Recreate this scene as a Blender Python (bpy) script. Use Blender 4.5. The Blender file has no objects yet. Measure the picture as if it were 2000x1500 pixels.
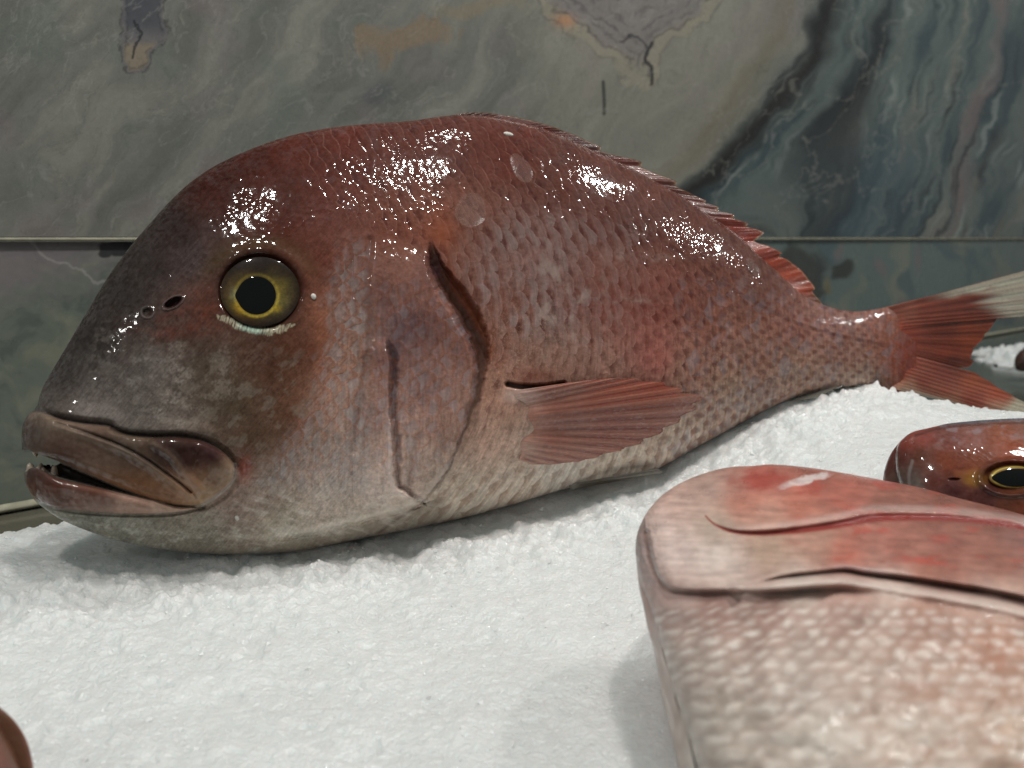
import bpy, math, random
import numpy as np
from mathutils import Vector

random.seed(7)
C = bpy.context.scene
# ------------------------------------------------------------------ camera
F = 1560.0                       # focal length in pixels of the 2000 px wide frame
PITCH = math.radians(10.35)
CAMZ = 0.165                     # height of the lens above the stone counter
cam_d = bpy.data.cameras.new('camera')
cam = bpy.data.objects.new('camera', cam_d)
C.collection.objects.link(cam)
cam.location = (0, 0, CAMZ)
cam.rotation_euler = (math.radians(90) - PITCH, 0, 0)
cam_d.sensor_width = 36.0
cam_d.lens = 36.0 * F / 2000.0
cam_d.clip_start = 0.01
cam_d.clip_end = 50
cam_d.dof.use_dof = True
cam_d.dof.focus_distance = 0.37
cam_d.dof.aperture_fstop = 11.0
C.camera = cam
C.cycles.use_adaptive_sampling = True
C.cycles.adaptive_threshold = 0.02
C.cycles.use_denoising = True
C.cycles.max_bounces = 5
C.cycles.diffuse_bounces = 3
C.cycles.glossy_bounces = 3
C.cycles.transmission_bounces = 4
C.cycles.sample_clamp_indirect = 4.0
# ------------------------------------------------------------------ world and lamps
W = bpy.data.worlds.new('World')
C.world = W
W.use_nodes = True
W.node_tree.nodes['Background'].inputs[0].default_value = (0.92, 0.96, 0.94, 1)
W.node_tree.nodes['Background'].inputs[1].default_value = 0.19
LAMPS = [  # x, y, z, size, watts, colour
    (0.21, 0.22, 1.30, 0.06, 5.6, (1.0, 0.97, 0.92)),
    (-0.28, -0.10, 1.30, 0.06, 5.6, (1.0, 0.97, 0.92)),
    (1.05, 0.80, 1.35, 0.06, 5.6, (1.0, 0.97, 0.93)),
    (1.90, 0.95, 1.40, 0.06, 5.6, (1.0, 0.97, 0.93)),
    (-1.20, -0.60, 1.20, 0.05, 2.2, (1.0, 0.97, 0.92)),
    (0.16, 0.60, 1.40, 0.06, 1.6, (0.97, 1.0, 0.94)),
]
for (x, y, z, s, p, c) in LAMPS:
    ld = bpy.data.lights.new('ceiling_lamp', 'AREA')
    ld.shape = 'DISK'; ld.size = s; ld.energy = p; ld.color = c
    lo = bpy.data.objects.new('ceiling_lamp', ld)
    C.collection.objects.link(lo)
    lo.location = (x, y, z)
    lo.rotation_euler = (Vector((x, y, z)) - Vector((0.05, 0.42, 0.05))).to_track_quat('Z', 'Y').to_euler()
vs = C.view_settings
vs.view_transform = 'Standard'; vs.look = 'None'; vs.exposure = 0.0; vs.gamma = 1.0; vs.use_curve_mapping = False

# ------------------------------------------------------------------ numeric helpers
CAM = np.array([0, 0, CAMZ])
FWD = np.array([0, math.cos(PITCH), -math.sin(PITCH)])
UPV = np.array([0, math.sin(PITCH), math.cos(PITCH)])
RGT = np.array([1.0, 0, 0])

def ray(U, V):
    U = np.asarray(U, float); V = np.asarray(V, float)
    return RGT * ((U - 1000) / F)[..., None] + UPV * ((750 - V) / F)[..., None] + FWD

def s2l(c):
    c = np.asarray(c, float) / 255.0
    return np.where(c <= 0.04045, c / 12.92, ((c + 0.055) / 1.055) ** 2.4)

def _hash(ix, iy, seed):
    h = (ix.astype(np.int64) * 374761393 + iy.astype(np.int64) * 668265263 + seed * 1442695041) & 0x7fffffff
    h = ((h ^ (h >> 13)) * 1274126177) & 0x7fffffff
    return (h ^ (h >> 16)) & 0xffff

def hash01(ix, iy, seed=0):
    return _hash(np.asarray(ix), np.asarray(iy), seed) / 65535.0

_ANG = np.linspace(0, 2 * np.pi, 256, endpoint=False)
_GX, _GY = np.cos(_ANG), np.sin(_ANG)

def perlin(x, y, seed=0):
    x0 = np.floor(x); y0 = np.floor(y)
    fx = x - x0; fy = y - y0
    ix = x0.astype(np.int64); iy = y0.astype(np.int64)
    u = fx * fx * fx * (fx * (fx * 6 - 15) + 10); v = fy * fy * fy * (fy * (fy * 6 - 15) + 10)
    def g(dx, dy):
        h = _hash(ix + dx, iy + dy, seed) & 255
        return _GX[h] * (fx - dx) + _GY[h] * (fy - dy)
    a = g(0, 0); b = g(1, 0); c = g(0, 1); d = g(1, 1)
    return ((a + (b - a) * u) * (1 - v) + (c + (d - c) * u) * v) * 1.5

def fbm(x, y, seed=0, octv=4, gain=0.5):
    s = 0; a = 1.0; n = 0
    for i in range(octv):
        s = s + a * perlin(x * 2 ** i + 17.3 * i, y * 2 ** i - 9.1 * i, seed + i * 31)
        n += a; a *= gain
    return s / n * 1.4

def sst(a, b, x):
    t = np.clip((x - a) / (b - a), 0, 1)
    return t * t * (3 - 2 * t)

def spline(pts, n=24):
    """Catmull-Rom through the points, as a dense polyline"""
    p = np.array(pts, float)
    q = np.vstack([2 * p[0] - p[1], p, 2 * p[-1] - p[-2]])
    out = []
    t = np.linspace(0, 1, n, endpoint=False)[:, None]
    for i in range(1, len(q) - 2):
        a, b, c, d = q[i - 1], q[i], q[i + 1], q[i + 2]
        out.append(0.5 * ((2 * b) + (-a + c) * t + (2 * a - 5 * b + 4 * c - d) * t ** 2 + (-a + 3 * b - 3 * c + d) * t ** 3))
    return np.vstack(out + [p[-1:]])

def fn(pts, smooth=True):
    d = spline(pts, 12) if smooth else np.array(pts, float)
    d = d[np.argsort(d[:, 0], kind='stable')]
    return lambda x: np.interp(x, d[:, 0], d[:, 1])

def polydist(U, V, pts, closed=False, smooth=True, maxd=140, n=5):
    """distance to a polyline, side (sign) and position along (0..1); far points get maxd"""
    p = spline(pts, n) if smooth else np.array(pts, float)
    if closed:
        p = np.vstack([p, p[:1]])
    sh = U.shape
    D = np.full(U.size, float(maxd)); S = np.ones(U.size); T = np.zeros(U.size)
    u = U.ravel(); v = V.ravel()
    m = np.where((u > p[:, 0].min() - maxd) & (u < p[:, 0].max() + maxd) & (v > p[:, 1].min() - maxd) & (v < p[:, 1].max() + maxd))[0]
    uu = u[m]; vv = v[m]
    d2 = np.full(m.size, float(maxd) ** 2); ss = np.ones(m.size); tt = np.zeros(m.size)
    L = np.r_[0, np.cumsum(np.hypot(*(np.diff(p, axis=0).T)))]
    for i in range(len(p) - 1):
        ax, ay = p[i]; bx, by = p[i + 1]
        dx, dy = bx - ax, by - ay
        l2 = dx * dx + dy * dy + 1e-9
        t = np.clip(((uu - ax) * dx + (vv - ay) * dy) / l2, 0, 1)
        ex = uu - ax - t * dx; ey = vv - ay - t * dy
        e = ex * ex + ey * ey
        k = e < d2
        d2 = np.where(k, e, d2)
        ss = np.where(k, np.sign(dx * (vv - ay) - dy * (uu - ax)), ss)
        tt = np.where(k, (L[i] + t * math.sqrt(l2)) / L[-1], tt)
    D[m] = np.sqrt(d2); S[m] = ss; T[m] = tt
    return D.reshape(sh), S.reshape(sh), T.reshape(sh)

def inside(U, V, pts, smooth=True):
    p = spline(list(pts) + [pts[0]], 5) if smooth else np.array(list(pts) + [pts[0]], float)
    r = np.zeros(U.shape, bool)
    m = (U > p[:, 0].min()) & (U < p[:, 0].max()) & (V > p[:, 1].min()) & (V < p[:, 1].max())
    u = U[m]; v = V[m]; q = np.zeros(u.shape, bool)
    for i in range(len(p) - 1):
        x0, y0 = p[i]; x1, y1 = p[i + 1]
        if y0 == y1: continue
        k = ((y0 > v) != (y1 > v)) & (u < (x1 - x0) * (v - y0) / (y1 - y0) + x0)
        q ^= k
    r[m] = q
    return r

def sdf(U, V, pts, maxd=60):
    """positive inside the closed outline"""
    d, _, _ = polydist(U, V, list(pts) + [pts[0]], maxd=maxd)
    return np.where(inside(U, V, pts), d, -d)

def idw(U, V, pts, r=55.0, pw=1.7):
    """smoothly blended colours (sRGB in, linear out) from spots of known colour"""
    num = np.zeros(U.shape + (3,)); den = np.zeros(U.shape)
    for (x, y, c) in pts:
        w = 1.0 / ((U - x) ** 2 + (V - y) ** 2 + r * r) ** pw
        num += w[..., None] * s2l(c); den += w
    return num / den[..., None]

def mixc(col, c, a):
    a = np.clip(a, 0, 1)[..., None]
    return col * (1 - a) + s2l(c) * a

# ------------------------------------------------------------------ scene helpers
def grid_faces(nu, nv, base=0, keep=None, flip=False):
    i = np.arange(nu - 1)[:, None] * nv + np.arange(nv - 1)[None, :] + base
    f = np.stack([i, i + nv, i + nv + 1, i + 1], -1)
    if flip: f = f[..., ::-1]
    f = f.reshape(-1, 4)
    if keep is not None: f = f[keep.ravel()]
    return f

def mesh_obj(name, V, Fc, mat, parent=None, col=None, attrs=None, smooth=True):
    V = np.asarray(V, np.float32).reshape(-1, 3)
    Fc = np.asarray(Fc, np.int32)
    k = Fc.shape[1]
    me = bpy.data.meshes.new(name)
    me.vertices.add(len(V)); me.vertices.foreach_set('co', V.ravel())
    me.loops.add(Fc.size); me.loops.foreach_set('vertex_index', Fc.ravel())
    me.polygons.add(len(Fc))
    me.polygons.foreach_set('loop_start', np.arange(0, Fc.size, k, dtype=np.int32))
    me.polygons.foreach_set('use_smooth', np.full(len(Fc), bool(smooth)))
    me.update(calc_edges=True)
    if col is not None:
        a = me.color_attributes.new('Col', 'FLOAT_COLOR', 'POINT')
        c4 = np.ones((len(V), 4), np.float32); c4[:, :3] = np.clip(np.asarray(col).reshape(-1, 3), 0, 1)
        a.data.foreach_set('color', c4.ravel())
    for nm, val in (attrs or {}).items():
        a = me.attributes.new(nm, 'FLOAT', 'POINT')
        a.data.foreach_set('value', np.asarray(val, np.float32).ravel())
    o = bpy.data.objects.new(name, me)
    C.collection.objects.link(o)
    me.materials.append(mat)
    if parent: o.parent = parent
    return o

def thing(name, label, cat, loc=(0, 0, 0), group=None):
    o = bpy.data.objects.new(name, None)
    C.collection.objects.link(o)
    o.empty_display_size = 0.02
    o.location = loc
    o['label'] = label; o['category'] = cat
    if group: o['group'] = group
    return o

def adopt(part, root):
    part.parent = root
    part.matrix_parent_inverse = root.matrix_world.inverted() if False else part.matrix_parent_inverse
    part.location = -Vector(root.location)

def tag(o, label, cat, group=None, kind=None):
    o['label'] = label; o['category'] = cat
    if group: o['group'] = group
    if kind: o['kind'] = kind
    return o

def break_gloss(m, base=0.04, fine=620.0, lo=0.47, hi=0.60, top=1.0):
    """wetness lies in small broken patches: the clear coat comes and goes"""
    nt = m.node_tree; N = nt.nodes; L = nt.links; b = N['Principled BSDF']
    tc = N.new('ShaderNodeTexCoord'); out = None
    for sc, l_, h_ in ((fine, lo, hi), (70.0, 0.36, 0.54)):
        nz = N.new('ShaderNodeTexNoise'); nz.inputs['Scale'].default_value = sc; nz.inputs['Detail'].default_value = 4
        L.new(tc.outputs['Object'], nz.inputs['Vector'])
        mr = N.new('ShaderNodeMapRange'); mr.inputs[1].default_value = l_; mr.inputs[2].default_value = h_
        mr.inputs[3].default_value = base if sc == fine else 0.45; mr.inputs[4].default_value = top if sc == fine else 1.0
        L.new(nz.outputs[0], mr.inputs[0])
        if out is None: out = mr.outputs[0]
        else:
            mu = N.new('ShaderNodeMath'); mu.operation = 'MULTIPLY'; L.new(out, mu.inputs[0]); L.new(mr.outputs[0], mu.inputs[1]); out = mu.outputs[0]
    L.new(out, b.inputs['Coat Weight'])

def material(name, color=None, rough=0.5, coat=0.0, coat_rough=0.1, sss=0.0, sss_r=(0.01, 0.004, 0.002), bumps=(), var=0.0,
             var_scale=300.0, spec=0.5, trans=0.0, ior=1.45, use_attr=True, rough_attr=False, alpha=1.0, rough_var=0.0, bump_stretch=None):
    m = bpy.data.materials.new(name); m.use_nodes = True
    nt = m.node_tree; N = nt.nodes; L = nt.links
    b = N['Principled BSDF']
    tc = N.new('ShaderNodeTexCoord')
    src = tc.outputs['Object']
    if use_attr:
        at = N.new('ShaderNodeAttribute'); at.attribute_name = 'Col'
        colout = at.outputs['Color']
    else:
        rg = N.new('ShaderNodeRGB'); rg.outputs[0].default_value = tuple(color) + (1,)
        colout = rg.outputs[0]
    if var > 0:
        nz = N.new('ShaderNodeTexNoise'); nz.inputs['Scale'].default_value = var_scale; nz.inputs['Detail'].default_value = 5
        L.new(src, nz.inputs['Vector'])
        mr = N.new('ShaderNodeMapRange'); mr.inputs[1].default_value = 0.25; mr.inputs[2].default_value = 0.75
        mr.inputs[3].default_value = 1 - var; mr.inputs[4].default_value = 1 + var
        L.new(nz.outputs[0], mr.inputs[0])
        mx = N.new('ShaderNodeVectorMath'); mx.operation = 'SCALE'
        L.new(colout, mx.inputs[0]); L.new(mr.outputs[0], mx.inputs['Scale'])
        colout = mx.outputs[0]
    L.new(colout, b.inputs['Base Color'])
    b.inputs['Roughness'].default_value = rough
    if rough_attr:
        ra = N.new('ShaderNodeAttribute'); ra.attribute_name = 'rough'
        L.new(ra.outputs['Fac'], b.inputs['Roughness'])
    elif rough_var > 0:
        nz = N.new('ShaderNodeTexNoise'); nz.inputs['Scale'].default_value = 30; nz.inputs['Detail'].default_value = 6
        L.new(src, nz.inputs['Vector'])
        mr = N.new('ShaderNodeMapRange'); mr.inputs[1].default_value = 0.3; mr.inputs[2].default_value = 0.7
        mr.inputs[3].default_value = max(0.02, rough - rough_var); mr.inputs[4].default_value = rough + rough_var
        L.new(nz.outputs[0], mr.inputs[0]); L.new(mr.outputs[0], b.inputs['Roughness'])
    b.inputs['Specular IOR Level'].default_value = spec
    b.inputs['IOR'].default_value = ior
    b.inputs['Coat Weight'].default_value = coat
    b.inputs['Coat Roughness'].default_value = coat_rough
    b.inputs['Subsurface Weight'].default_value = sss
    b.inputs['Subsurface Radius'].default_value = sss_r
    b.inputs['Subsurface Scale'].default_value = 1.0
    b.inputs['Transmission Weight'].default_value = trans
    b.inputs['Alpha'].default_value = alpha
    prev = None
    for (kind, sc, dist, strength) in bumps:
        if kind == 'noise':
            t = N.new('ShaderNodeTexNoise'); t.inputs['Scale'].default_value = sc; t.inputs['Detail'].default_value = 3
            out = t.outputs[0]
        else:
            t = N.new('ShaderNodeTexVoronoi'); t.inputs['Scale'].default_value = sc
            out = t.outputs['Distance']
            if kind == 'drops':          # every cell a shallow bowl, so that each mirrors a lamp once
                sq = N.new('ShaderNodeMath'); sq.operation = 'MULTIPLY'; L.new(out, sq.inputs[0]); L.new(out, sq.inputs[1]); out = sq.outputs[0]
        if bump_stretch:
            mp = N.new('ShaderNodeMapping'); mp.inputs['Scale'].default_value = bump_stretch
            L.new(src, mp.inputs['Vector']); L.new(mp.outputs[0], t.inputs['Vector'])
        else:
            L.new(src, t.inputs['Vector'])
        bp = N.new('ShaderNodeBump'); bp.inputs['Distance'].default_value = dist; bp.inputs['Strength'].default_value = strength
        if kind == 'drops':              # beaded in places, a smooth film in others
            nz = N.new('ShaderNodeTexNoise'); nz.inputs['Scale'].default_value = 75; nz.inputs['Detail'].default_value = 3; L.new(src, nz.inputs['Vector'])
            mr = N.new('ShaderNodeMapRange'); mr.inputs[1].default_value = 0.46; mr.inputs[2].default_value = 0.64; mr.inputs[3].default_value = 0.12 * strength; mr.inputs[4].default_value = strength
            L.new(nz.outputs[0], mr.inputs[0]); L.new(mr.outputs[0], bp.inputs['Strength'])
        L.new(out, bp.inputs['Height'])
        if prev: L.new(prev.outputs[0], bp.inputs['Normal'])
        prev = bp
    if prev:
        L.new(prev.outputs[0], b.inputs['Normal'])
        if coat: L.new(prev.outputs[0], b.inputs['Coat Normal'])
    return m

# ------------------------------------------------------------------ planes the things stand in
class Plane:
    """a fish's middle plane: passes the point seen at (U,V) at distance Y, runs at azimuth psi, leans back by lam"""
    def __init__(s, U, V, Y, psi, lam):
        psi = math.radians(psi); lam = math.radians(lam)
        r = ray(U, V); s.P0 = CAM + r * (Y / r[1])
        s.a = np.array([math.cos(psi), math.sin(psi), 0])
        nh = np.array([math.sin(psi), -math.cos(psi), 0])          # towards the lens
        s.n = nh * math.cos(lam) + np.array([0, 0, 1]) * math.sin(lam)
        s.b = np.cross(s.n, s.a) * -1
        if s.b[2] < 0: s.b = -s.b
    def at(s, U, V, w=0.0):
        r = ray(U, V)
        num = (s.P0 - CAM) @ s.n
        t = (num + w) / (r @ s.n)
        return CAM + r * t[..., None]

def shell(name, plane, U, V, w, mat, parent, col, keep=None, stride=6, back_w=None, attrs=None, backcol=1.0):
    """front side sculpted in full detail, far side the mirror of it in a coarser grid: one closed mesh"""
    P = plane.at(U, V, w)
    nu, nv = U.shape
    kf = None if keep is None else (keep[:-1, :-1] & keep[1:, :-1] & keep[:-1, 1:] & keep[1:, 1:])
    f1 = grid_faces(nu, nv, 0, kf, flip=True)
    iu = np.unique(np.r_[np.arange(0, nu, stride), nu - 1]); iv = np.unique(np.r_[np.arange(0, nv, stride), nv - 1])
    bw = (w if back_w is None else back_w)[np.ix_(iu, iv)]
    Pb = P[np.ix_(iu, iv)] - plane.n * (w[np.ix_(iu, iv)] + bw)[..., None]
    cb = col[np.ix_(iu, iv)] * backcol
    kb = None
    if keep is not None:
        q = keep[np.ix_(iu, iv)]; kb = q[:-1, :-1] & q[1:, :-1] & q[:-1, 1:] & q[1:, 1:]
    f2 = grid_faces(len(iu), len(iv), nu * nv, kb)
    at = None
    if attrs:
        at = {k: np.r_[v.ravel(), v[np.ix_(iu, iv)].ravel()] for k, v in attrs.items()}
    return mesh_obj(name, np.vstack([P.reshape(-1, 3), Pb.reshape(-1, 3)]), np.vstack([f1, f2]), mat, parent,
                    np.vstack([col.reshape(-1, 3), cb.reshape(-1, 3)]), at)

def scales(p, q, seed=0, curv=1.3):
    """overlapping scales on a staggered lattice; p grows to the tail. Returns height 0..1, local x,y in the scale, id noise"""
    best = np.full(p.shape, -1.0); lx = np.zeros(p.shape); ly = np.zeros(p.shape); idn = np.zeros(p.shape); done = np.zeros(p.shape, bool)
    i0 = np.floor(p).astype(int)
    for di in (-2, -1, 0, 1):            # from the head side on: the foremost scale lies on top
        i = i0 + di
        off = (i % 2) * 0.5
        for dj in (0,):
            j = np.round(q - off).astype(int)
            cx = i; cy = j + off
            jx = (hash01(i, j, seed + 5) - 0.5) * 0.16
            dx = (p - cx - jx) ; dy = (q - cy)
            dy = dy + (hash01(i, j, seed + 8) - 0.5) * 0.12
            xe = 1.25 - curv * dy * dy + 0.10 * dy
            r = (dx + 0.9) / (xe + 0.9)
            hit = (r < 1) & (dx > -0.9) & (np.abs(dy) < 0.60) & ~done
            best = np.where(hit, r, best); lx = np.where(hit, dx, lx); ly = np.where(hit, dy / 0.58, ly)
            idn = np.where(hit, hash01(i, j, seed), idn)
            done |= hit
    best = np.where(best < 0, 0, best)
    return best, lx, ly, idn

# ------------------------------------------------------------------ materials
M_skin = material('wet_fish_skin', rough_attr=True, spec=0.035, coat=1.0, coat_rough=0.06, sss=0.06, sss_r=(0.004, 0.0015, 0.001), var=0.16, var_scale=420,
                  bumps=(('drops', 430, 0.00022, 1.0), ('noise', 420, 0.00012, 0.5)))
break_gloss(M_skin, base=0.22, fine=420.0, lo=0.42, hi=0.54)
M_skin_far = material('fish_skin_soft', rough_attr=True, spec=0.25, coat=0.35, coat_rough=0.16, sss=0.08, sss_r=(0.004, 0.0015, 0.001), var=0.12, var_scale=160,
                      bumps=(('noise', 260, 0.0006, 0.5), ('noise', 900, 0.0002, 0.5)))
break_gloss(M_skin_far, fine=200.0, top=0.5)
M_fin = material('fin_membrane', rough=0.34, coat=0.4, coat_rough=0.1, sss=0.1, sss_r=(0.004, 0.0015, 0.001), var=0.12, var_scale=500, bumps=(('noise', 700, 0.0003, 0.5),))
M_eye = material('eye_iris', rough=0.35, spec=0.05, coat=0.8, coat_rough=0.03, var=0.22, var_scale=700, bumps=(('noise', 260, 0.0004, 0.25),))
M_pupil = material('eye_pupil', color=(0.002, 0.0024, 0.0028), rough=0.3, spec=0.0, coat=0.7, coat_rough=0.02, use_attr=False, var=0.2, var_scale=90)
break_gloss(M_fin)
M_tooth = material('tooth_enamel', color=(0.46, 0.38, 0.30), rough=0.3, use_attr=False, coat=0.4, sss=0.2, var=0.1, var_scale=900)
M_marble = material('polished_marble', rough=0.30, var=0.07, var_scale=230, spec=0.45, rough_var=0.08, bumps=(('noise', 60, 0.0004, 0.25),))
M_grout = material('grout_line', color=tuple(s2l((142, 140, 122))), rough=0.7, use_attr=False, var=0.25, var_scale=120, bumps=(('noise', 500, 0.0004, 0.5),))
M_counter = material('stone_counter', rough=0.14, var=0.10, var_scale=60, spec=0.5, rough_var=0.06, bumps=(('noise', 40, 0.0008, 0.3),))

M_ice = material('crushed_ice', rough=0.34, sss=0.85, sss_r=(0.016, 0.020, 0.021), var=0.05, var_scale=260, spec=0.6, coat=0.5, coat_rough=0.10,
                 bumps=(('voronoi', 700, 0.0007, 0.6), ('noise', 1700, 0.0004, 0.8)))
M_chip = material('clear_ice_grain', color=(0.88, 0.90, 0.90), rough=0.06, use_attr=False, trans=0.0, coat=1.0, coat_rough=0.03, var=0.03, var_scale=500, bumps=(('noise', 1500, 0.0003, 0.4),))
M_clear = material('clear_loose_scale', color=(0.55, 0.48, 0.44), rough=0.2, use_attr=False, alpha=0.04, coat=0.5, var=0.2, var_scale=800, bumps=(('noise', 500, 0.0004, 0.5),))
M_white = material('white_fleck', color=(0.62, 0.60, 0.55), rough=0.4, use_attr=False, var=0.1, var_scale=900, bumps=(('noise', 1500, 0.0003, 0.5),))

# =================================================================== WALL
PSI_W = 38.4
rb = ray(0, 1000.0)
base_pt = CAM + rb * (-(CAMZ) / rb[2])              # where the wall meets the counter at the frame's left edge
class Wall:
    a = np.array([math.cos(math.radians(PSI_W)), math.sin(math.radians(PSI_W)), 0])
    n = np.array([math.sin(math.radians(PSI_W)), -math.cos(math.radians(PSI_W)), 0])
    def at(s, U, V, w=0.0):
        r = ray(U, V); t = ((base_pt - CAM) @ s.n + w) / (r @ s.n)
        return CAM + r * t[..., None]
wall = Wall()
def base_line(U):
    """photo height of the wall's foot"""
    P = wall.at(U, np.full(np.shape(U), 1000.0))
    Q = P.copy(); Q[..., 2] = 0.0
    d = Q - CAM
    return 750 - F * (d @ UPV) / (d @ FWD)

def marble(U, V):
    up = V < 466
    n1 = fbm(U / 420, V / 420, 3, 5); n2 = fbm(U / 160 + 9, V / 160, 5, 5)
    wx = U + 60 * fbm(U / 220, V / 220, 11, 4); wy = V + 60 * fbm(U / 220, V / 220, 12, 4)
    # soft clouds drawn out from upper right to lower left
    k = (wx + 0.75 * wy); kk = (wy - 0.55 * wx)
    cloud = fbm(k / 95, kk / 420, 21, 5)
    cloud2 = fbm(k / 30, kk / 190, 22, 4)
    col = np.broadcast_to(s2l((100, 102, 95)), U.shape + (3,)).copy()
    col = mixc(col, (120, 121, 111), sst(-0.1, 0.6, cloud) * 0.75)
    col = mixc(col, (84, 86, 80), sst(0.05, 0.55, -cloud) * 0.6)
    col = mixc(col, (108, 101, 100), sst(0.1, 0.6, n2) * 0.45)
    col = mixc(col, (84, 96, 88), sst(0.1, 0.6, -n2) * 0.45)
    col = mixc(col, (128, 127, 118), sst(0.2, 0.7, cloud2) * 0.14)
    # light creamy field in the middle (1000..1500)
    cf = sst(930, 1120, wx) * sst(1560, 1440, wx + 0.35 * (wy - 100))
    col = mixc(col, (122, 121, 108), cf * (0.45 + 0.22 * cloud2))
    # ochre patch
    d = np.hypot((wx - 790) / 85, (wy - 62) / 30); col = mixc(col, (120, 103, 80), sst(1.15, 0.6, d + 0.55 * cloud2 + 0.3 * n2) * 0.6)
    d = np.hypot((wx - 935) / 120, (wy - 20) / 26); col = mixc(col, (118, 108, 84), sst(1.1, 0.4, d + 0.3 * n2) * 0.5)
    d = np.hypot((wx - 750) / 55, (wy - 150) / 45); col = mixc(col, (72, 76, 78), sst(1.2, 0.3, d + 0.5 * cloud2) * 0.6)
    # left dark knot
    jw = 9 * fbm(U / 22, V / 22, 94, 5); jw2 = 9 * fbm(U / 22 + 40, V / 22, 95, 5)
    dk = sdf(U + jw, V + jw2, [(238, -60), (335, -60), (322, 10), (330, 60), (322, 84), (300, 100), (292, 130), (270, 142), (246, 138), (236, 90)], 60)
    col = mixc(col, (92, 90, 92), sst(-3, 5, dk) * 0.7); col = mixc(col, (54, 60, 66), sst(0, 14, dk) * sst(80, 40, V) * 0.7)
    col = mixc(col, (132, 120, 94), sst(3, 12, dk) * sst(75, 95, V) * 0.55)
    for off, a in ((1, .6), (11, .45)): col = mixc(col, (44, 44, 46), sst(4.5, 0.2, np.abs(dk - off - 2 * n2)) * a * sst(-0.5, 0.2, fbm(U / 20, V / 20, 96, 3)))
    d, _, _ = polydist(U + jw, V + jw2, [(262, 40), (272, 66), (264, 90), (258, 112)], maxd=30); col = mixc(col, (36, 38, 42), sst(5, 1.5, d) * 0.85)
    # grey swirl hanging from the top edge, cream hem, dark contour lines
    jw = 16 * fbm(U / 34, V / 34, 97, 5); jw2 = 14 * fbm(U / 34 + 40, V / 34, 98, 5)
    dsw = sdf(U + jw, V + jw2, [(1030, -80), (1460, -80), (1410, 0), (1370, 55), (1300, 92), (1284, 160), (1256, 178), (1226, 170), (1205, 130), (1150, 92), (1090, 50), (1050, 0)], 130)
    col = mixc(col, (132, 126, 106), sst(-2, 5, dsw) * sst(46, 20, dsw) * 0.45)
    col = mixc(col, (158, 112, 76), np.exp(-((U - 1105) / 22) ** 2 - ((V - 40) / 14) ** 2) * 0.7)
    col = mixc(col, (104, 98, 100), sst(20, 32, dsw) * sst(140, 100, V) * 0.5)
    for off, a in ((0, .3), (24, .6), (40, .4), (56, .55), (78, .4)): col = mixc(col, (56, 52, 54), sst(5.0, 0.2, np.abs(dsw - off - 5 * n2)) * a * sst(-0.6, 0.2, fbm(U / 30, V / 30, 99, 3)) * sst(185, 150, V))
    d, _, _ = polydist(U + 0.5 * jw, V, [(1272, 84), (1262, 110), (1270, 136), (1272, 164)], maxd=30); col = mixc(col, (30, 32, 36), sst(6, 1.5, d) * 0.9)
    d, _, _ = polydist(U + 0.5 * jw, V + jw2, [(1215, 78), (1240, 74), (1262, 88)], maxd=30); col = mixc(col, (40, 40, 44), sst(4, 1, d) * 0.8)
    # dark diagonal belt and blue-grey field on the right
    bx = np.interp(V, [-400, 0, 100, 210, 290, 340, 375, 470, 700, 1100], [1700, 1588, 1545, 1475, 1410, 1360, 1310, 1240, 1180, 1100])
    c = (wx - 0.55 * (wx - U)) - bx + 15 * fbm(U / 60, V / 60, 51, 4)
    lean = np.interp(V, [-400, 0, 200, 450, 700], [0.2, 0.28, 0.55, 0.8, 0.2])
    cc = c + 0.65 * sst(50, 330, c) * (bx - 1560)
    inR = sst(-14, 14, c)
    st = fbm(cc / 46, V / 330, 61, 5); st2 = fbm(cc / 17, V / 240, 62, 4); st3 = fbm(cc / 110, V / 420, 63, 4)
    R = np.broadcast_to(s2l((84, 96, 92)), U.shape + (3,)).copy()
    R = mixc(R, (52, 66, 70), sst(-0.1, 0.4, st) * 0.9)
    R = mixc(R, (104, 104, 96), sst(0.1, 0.6, -st) * 0.75)
    R = mixc(R, (106, 94, 92), sst(0.15, 0.5, st3) * 0.7 * sst(250, 420, cc))
    R = mixc(R, (32, 38, 40), sst(0.10, 0.5, st2) * 0.75 * sst(-0.3, 0.4, fbm(U / 120, V / 120, 67, 3)))
    R = mixc(R, (150, 160, 152), sst(0.12, 0.6, -st2) * 0.42 * sst(-0.3, 0.4, fbm(U / 100, V / 140, 68, 3)))
    belt = np.exp(-((cc - 34) / 36) ** 2)
    R = mixc(R, (26, 25, 24), belt * 0.95)
    belt2 = np.exp(-((cc - 150 - 30 * st3) / 26) ** 2)
    R = mixc(R, (30, 30, 30), belt2 * 0.8 * sst(-200, 120, V))
    R = mixc(R, (60, 76, 84), np.exp(-((cc - 230) / 80) ** 2) * 0.55 * sst(200, 330, V))
    R = mixc(R, (98, 88, 70), sst(0.35, 0.6, fbm(cc / 30, V / 300, 66, 3)) * 0.5 * sst(330, 520, cc))
    col = np.where(up[..., None], col * (1 - inR[..., None]) + R * inR[..., None], col)
    # brown fringe left of the belt
    fr = np.exp(-((c + 45) / 40) ** 2) * (c < 20) * up
    col = mixc(col, (98, 90, 72), fr * 0.55 * (0.6 + st))
    # short dark scratch
    d, _, t = polydist(U, V, [(1178, 160), (1180, 195), (1180, 222)], maxd=12); col = mixc(col, (52, 54, 50), sst(4.5, 2.2, d) * 0.9)
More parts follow.
